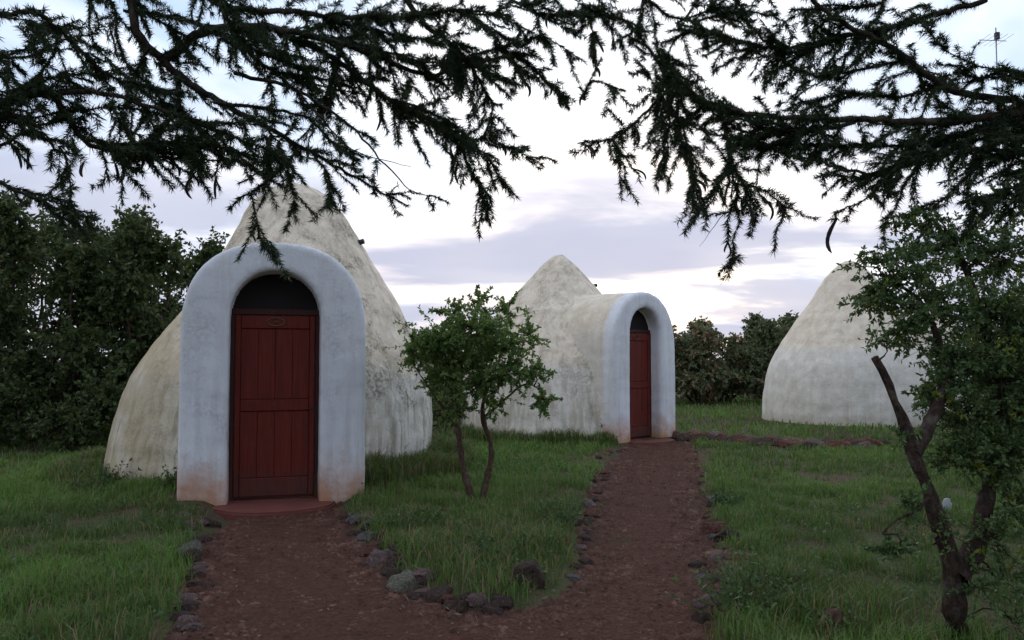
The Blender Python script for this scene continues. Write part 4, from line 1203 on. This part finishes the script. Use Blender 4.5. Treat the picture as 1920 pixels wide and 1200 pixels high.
def rank(n, where, hgt, wid, deadp):
    x, y = where(n)
    m = lawn_mask(x, y); s = rng.random(n) < m
    x, y = x[s], y[s]; k = len(x)
    z = height(x, y); H = hgt * rng.uniform(0.3, 1.2, k) * (0.4 + 1.2 * fbm(x * 3, y * 3, 91, 2))
    th = rng.uniform(0, 6.28, k); dx, dy = np.cos(th), np.sin(th); lean = rng.uniform(0.1, 0.9, k) * H
    b = np.stack([x, y, z - 0.01], -1); sv = np.stack([-dy, dx, 0 * dx], -1) * (wid * rng.uniform(0.6, 1.3, k))[:, None] * 0.5
    md = b + np.stack([dx * lean * 0.3, dy * lean * 0.3, H * 0.6], -1)
    tp = b + np.stack([dx * lean, dy * lean, H * 0.85], -1)
    i5 = np.arange(k)[:, None] * 5
    tint = np.where(rng.random(k) < deadp, 0.98, rng.uniform(0.0, 0.55, k))
    a.add(np.stack([b - sv, b + sv, md + sv * 0.9, md - sv * 0.9, tp], 1).reshape(-1, 3), i5 + np.array([[0, 1, 2, 3]]), i5 + np.array([[3, 2, 4]]), np.repeat(tint, 5))
def ring(h, r0, r1, a0, a1):
    def f(n):
        r = r0 + (r1 - r0) * rng.random(n) ** 1.6; t = rng.uniform(a0, a1, n)
        return h[0] + r * np.cos(t), h[1] + r * np.sin(t)
    return f
def blob(x, y, rx, ry):
    return lambda n: (x + rng.normal(size=n) * rx, y + rng.normal(size=n) * ry)
rank(9000, ring(H1, 2.08, 2.65, R(-55), R(25)), 0.26, 0.009, 0.35)
rank(5000, ring(H1, 2.08, 2.6, R(-190), R(-110)), 0.18, 0.009, 0.35)
rank(6000, ring(H2, 2.08, 2.6, R(-150), R(-50)), 0.26, 0.013, 0.3)
rank(4500, blob(-0.55, 6.1, 0.55, 0.5), 0.15, 0.007, 0.4)
rank(2500, blob(0.2, 6.4, 0.35, 0.6), 0.16, 0.007, 0.3)
rank(3500, blob(1.7, 4.9, 0.35, 0.5), 0.17, 0.006, 0.3)
rank(3000, blob(-2.3, 5.4, 0.4, 0.9), 0.15, 0.006, 0.25)
g = a.build('grass', M_GRASS)
tag(g, 'short patchy green grass covering the lawns around the huts', 'grass', kind='stuff')

# small broad leaves and rosettes mixed through the turf
a = Acc()
x = rng.uniform(-6.5, 8, 2600); y = 3.2 + 12 * rng.random(2600) ** 1.3
okk = (np.abs(x) < y * 0.64 + 1) & (rng.random(len(x)) < lawn_mask(x, y) * np.clip(0.2 + 2.2 * (fbm(x * 0.8, y * 0.8, 66, 2) - 0.35), 0.05, 1))
x, y = x[okk], y[okk]
for xx, yy in zip(x, y):
    k = rng.integers(5, 12)
    q = rng.uniform(0, 6.28, k); rr = rng.uniform(0, 0.05, k)
    hz = float(height(np.array([xx]), np.array([yy]))[0])
    leaves(a, np.stack([xx + rr * np.cos(q), yy + rr * np.sin(q), hz + rng.uniform(0.005, 0.07, k)], -1), np.stack([np.cos(q), np.sin(q), rng.uniform(0.1, 0.9, k)], -1),
           rng.uniform(0.025, 0.06, k), rng.uniform(0.014, 0.03, k), rng.uniform(0.1, 0.8, k), 0.2)
tag(a.build('ground_weeds', M_WEED), 'small broad-leaved weeds mixed through the lawn grass', 'weeds', kind='stuff')

# fallen leaves and dry bits over path and lawn
M_LITTER = leaf_mat('dry_leaf', (0.07, 0.045, 0.030), (0.17, 0.115, 0.070), None, 0.1, 0.8)
a = Acc()
x = rng.uniform(-6, 7, 16000); y = 3.2 + 11.5 * rng.random(16000) ** 1.4
dd = poly_dist(x, y, PATH)
okk = (np.abs(x) < y * 0.64 + 1) & (rng.random(len(x)) < np.where(dd < -0.35, 0.14, np.where(dd < 0.25, 0.85, 0.25))) & (np.hypot(x - H1[0], y - H1[1]) > 2.7)
x, y = x[okk], y[okk]; k = len(x)
D = np.stack([rng.normal(size=k), rng.normal(size=k), rng.normal(size=k) * 0.22], -1)
leaves(a, np.stack([x, y, np.maximum(height(x, y), 0.0) + 0.012], -1), D, rng.uniform(0.02, 0.055, k), rng.uniform(0.008, 0.022, k), rng.random(k))
tag(a.build('fallen_leaves', M_LITTER), 'dry brown leaf litter along the path edges', 'leaf litter', kind='stuff')

# ------------------------------------------------------------------ leafy weeds
def weed(px, py, w, h, n, label, Lf=0.05, tint=(0.1, 0.8), name='weed_clump'):
    p = gp(px, py)
    gz = float(height(np.array([p.x]), np.array([p.y]))[0])
    root = empty(name, (p.x, p.y, gz))
    tag(root, label, 'weed', 'weeds in the grass')
    st, lf = Acc(), Acc()
    for k in range(int(n * 1.6)):
        e = np.array([rng.normal() * w * 1.25, rng.normal() * w, h * 1.25 * rng.uniform(0.3, 1.2)])
        s = np.array([e[0] * 0.4, e[1] * 0.4, -0.01])
        P = wander(s, e, 5, 0.01)
        leafy_twig(st, lf, P, 0.0025, 9, Lf, Lf * 0.45, 0.15, 0.9, 3, 0.2, tint)
    st.build('stems', M_STEM, root)
    o = lf.build('leaves', M_WEED, root)
    o['kind'] = 'stuff'
for args in [(715, 905, .16, .26, 36, 'dark weeds at the foot of the near porch beside its right post'),
             (765, 893, .16, .22, 32, 'weeds growing against the rounded wall of the near hut'),
             (805, 882, .14, .22, 26, 'weeds at the outer edge of the near hut wall, by the small tree'),
             (676, 935, .10, .20, 26, 'green weed clump touching the bottom corner of the near porch'),
             (1085, 822, .22, .30, 44, 'weeds against the middle hut wall beside its porch'),
             (1125, 832, .16, .26, 32, 'weed clump at the corner of the middle hut porch'),
             (1010, 820, .16, .20, 24, 'weeds below the middle hut wall behind the small tree'),
             (1052, 995, .12, .16, 22, 'pale green weed clump on the central lawn beside the far path'),
             (1390, 1165, .16, .20, 30, 'leafy weeds at the near end of the right lawn'),
             (1440, 1130, .16, .18, 26, 'low weeds in the right lawn edge near the stump'),
             (1355, 955, .10, .14, 16, 'small weeds by the grey stone on the right lawn edge'),
             (195, 935, .14, .18, 22, 'weeds beside the outer foot of the near hut'),
             (330, 945, .10, .20, 18, 'weeds in the corner between near porch and dome wall'),
             (760, 1000, .16, .12, 24, 'low weeds on the central lawn behind the pink stone'),
             (930, 1060, .22, .14, 34, 'scruffy weeds at the front of the central lawn')]:
    weed(*args)

# tiny white flower by the near hut
p = gp(182, 897)
fl = empty('white_flower', (p.x, p.y, 0.02))
tag(fl, 'tiny white flower in the grass beside the near hut', 'flower')
ac = Acc(); tube(ac, [(0, 0, 0), (0.01, 0, 0.08), (0.0, -0.01, 0.14)], 0.004, 4); ac.build('stem', M_WEED, fl)
ac = Acc()
q = np.linspace(0, 2 * math.pi, 7)[:-1]
leaves(ac, np.tile([[0, -0.01, 0.14]], (6, 1)), np.stack([np.cos(q), np.sin(q), 0.25 + 0 * q], -1), 0.032, 0.022, 0.5)
ac.build('petals', M_PETAL, fl)

# ------------------------------------------------------------------ stump, white marker stone, aerial
p = gp(1562, 1196)
st = empty('tree_stump', (p.x, p.y, 0))
tag(st, 'short reddish tree stump sprouting leaves at the bottom of the right lawn', 'stump')
ac = Acc()
zz_ = np.array([-0.05, 0.0, 0.05, 0.10, 0.14, 0.15])
tube(ac, np.stack([0.01 * np.sin(zz_ * 20), 0 * zz_, zz_], -1), np.array([0.075, 0.06, 0.05, 0.047, 0.045, 0.03]), 12)
ac.build('stump_wood', M_STEM, st, smooth=True)
s_, l_ = Acc(), Acc()
for k in range(14):
    th = rng.uniform(0, 6.28)
    s0 = np.array([0.05 * math.cos(th), 0.05 * math.sin(th), rng.uniform(0.02, 0.13)])
    leafy_twig(s_, l_, wander(s0, s0 + np.array([math.cos(th) * 0.11, math.sin(th) * 0.11, rng.uniform(0.0, 0.10)]), 4, 0.008), 0.002, 8, 0.034, 0.017, 0.2, 0.9, 3, 0.1, (0.5, 0.85))
o = s_.build('shoots', M_STEM, st); o['kind'] = 'stuff'; o = l_.build('shoot_leaves', M_WEED, st); o['kind'] = 'stuff'

me = rock_mesh(91, 1.3); me.materials.append(M_LIME)
p = gp(1800, 985)
o = bpy.data.objects.new('marker_stone', me); col.objects.link(o)
o.location = (p.x + 0.06, p.y + 0.35, 0.07); o.scale = (0.07, 0.05, 0.12); o.rotation_euler = (0.1, 0.22, 0.6)
tag(o, 'upright whitewashed marker stone glimpsed behind the leaning trunk', 'stone')

p = at(1867, 52, 14.0)
an = empty('television_aerial', (p.x, p.y, 0))
tag(an, 'thin television aerial on a tall mast above the treetops, top right', 'aerial')
ac = Acc(); tube(ac, [(0, 0, 0), (0, 0, p.z * 0.5), (0, 0, p.z)], 0.011, 6); ac.build('mast', M_METAL, an)
ac = Acc(); tube(ac, [(-0.30, 0, p.z - 0.22), (0.18, 0, p.z - 0.24)], 0.007, 5); ac.build('boom', M_METAL, an)
for k in range(5):
    x = -0.26 + k * 0.10
    ac = Acc(); tube(ac, [(x, -0.28, p.z - 0.225), (x, 0.28, p.z - 0.225)], 0.004, 4); ac.build('element', M_METAL, an)
m = bpy.data.meshes.new('junction_box'); bm = bmesh.new()
bmesh.ops.create_cube(bm, size=1.0, matrix=Matrix.Translation((0.0, -0.03, p.z - 0.16)) @ Matrix.Diagonal((0.07, 0.06, 0.12, 1)))
bm.to_mesh(m); bm.free(); m.materials.append(M_PIPE); link('junction_box', m, an)
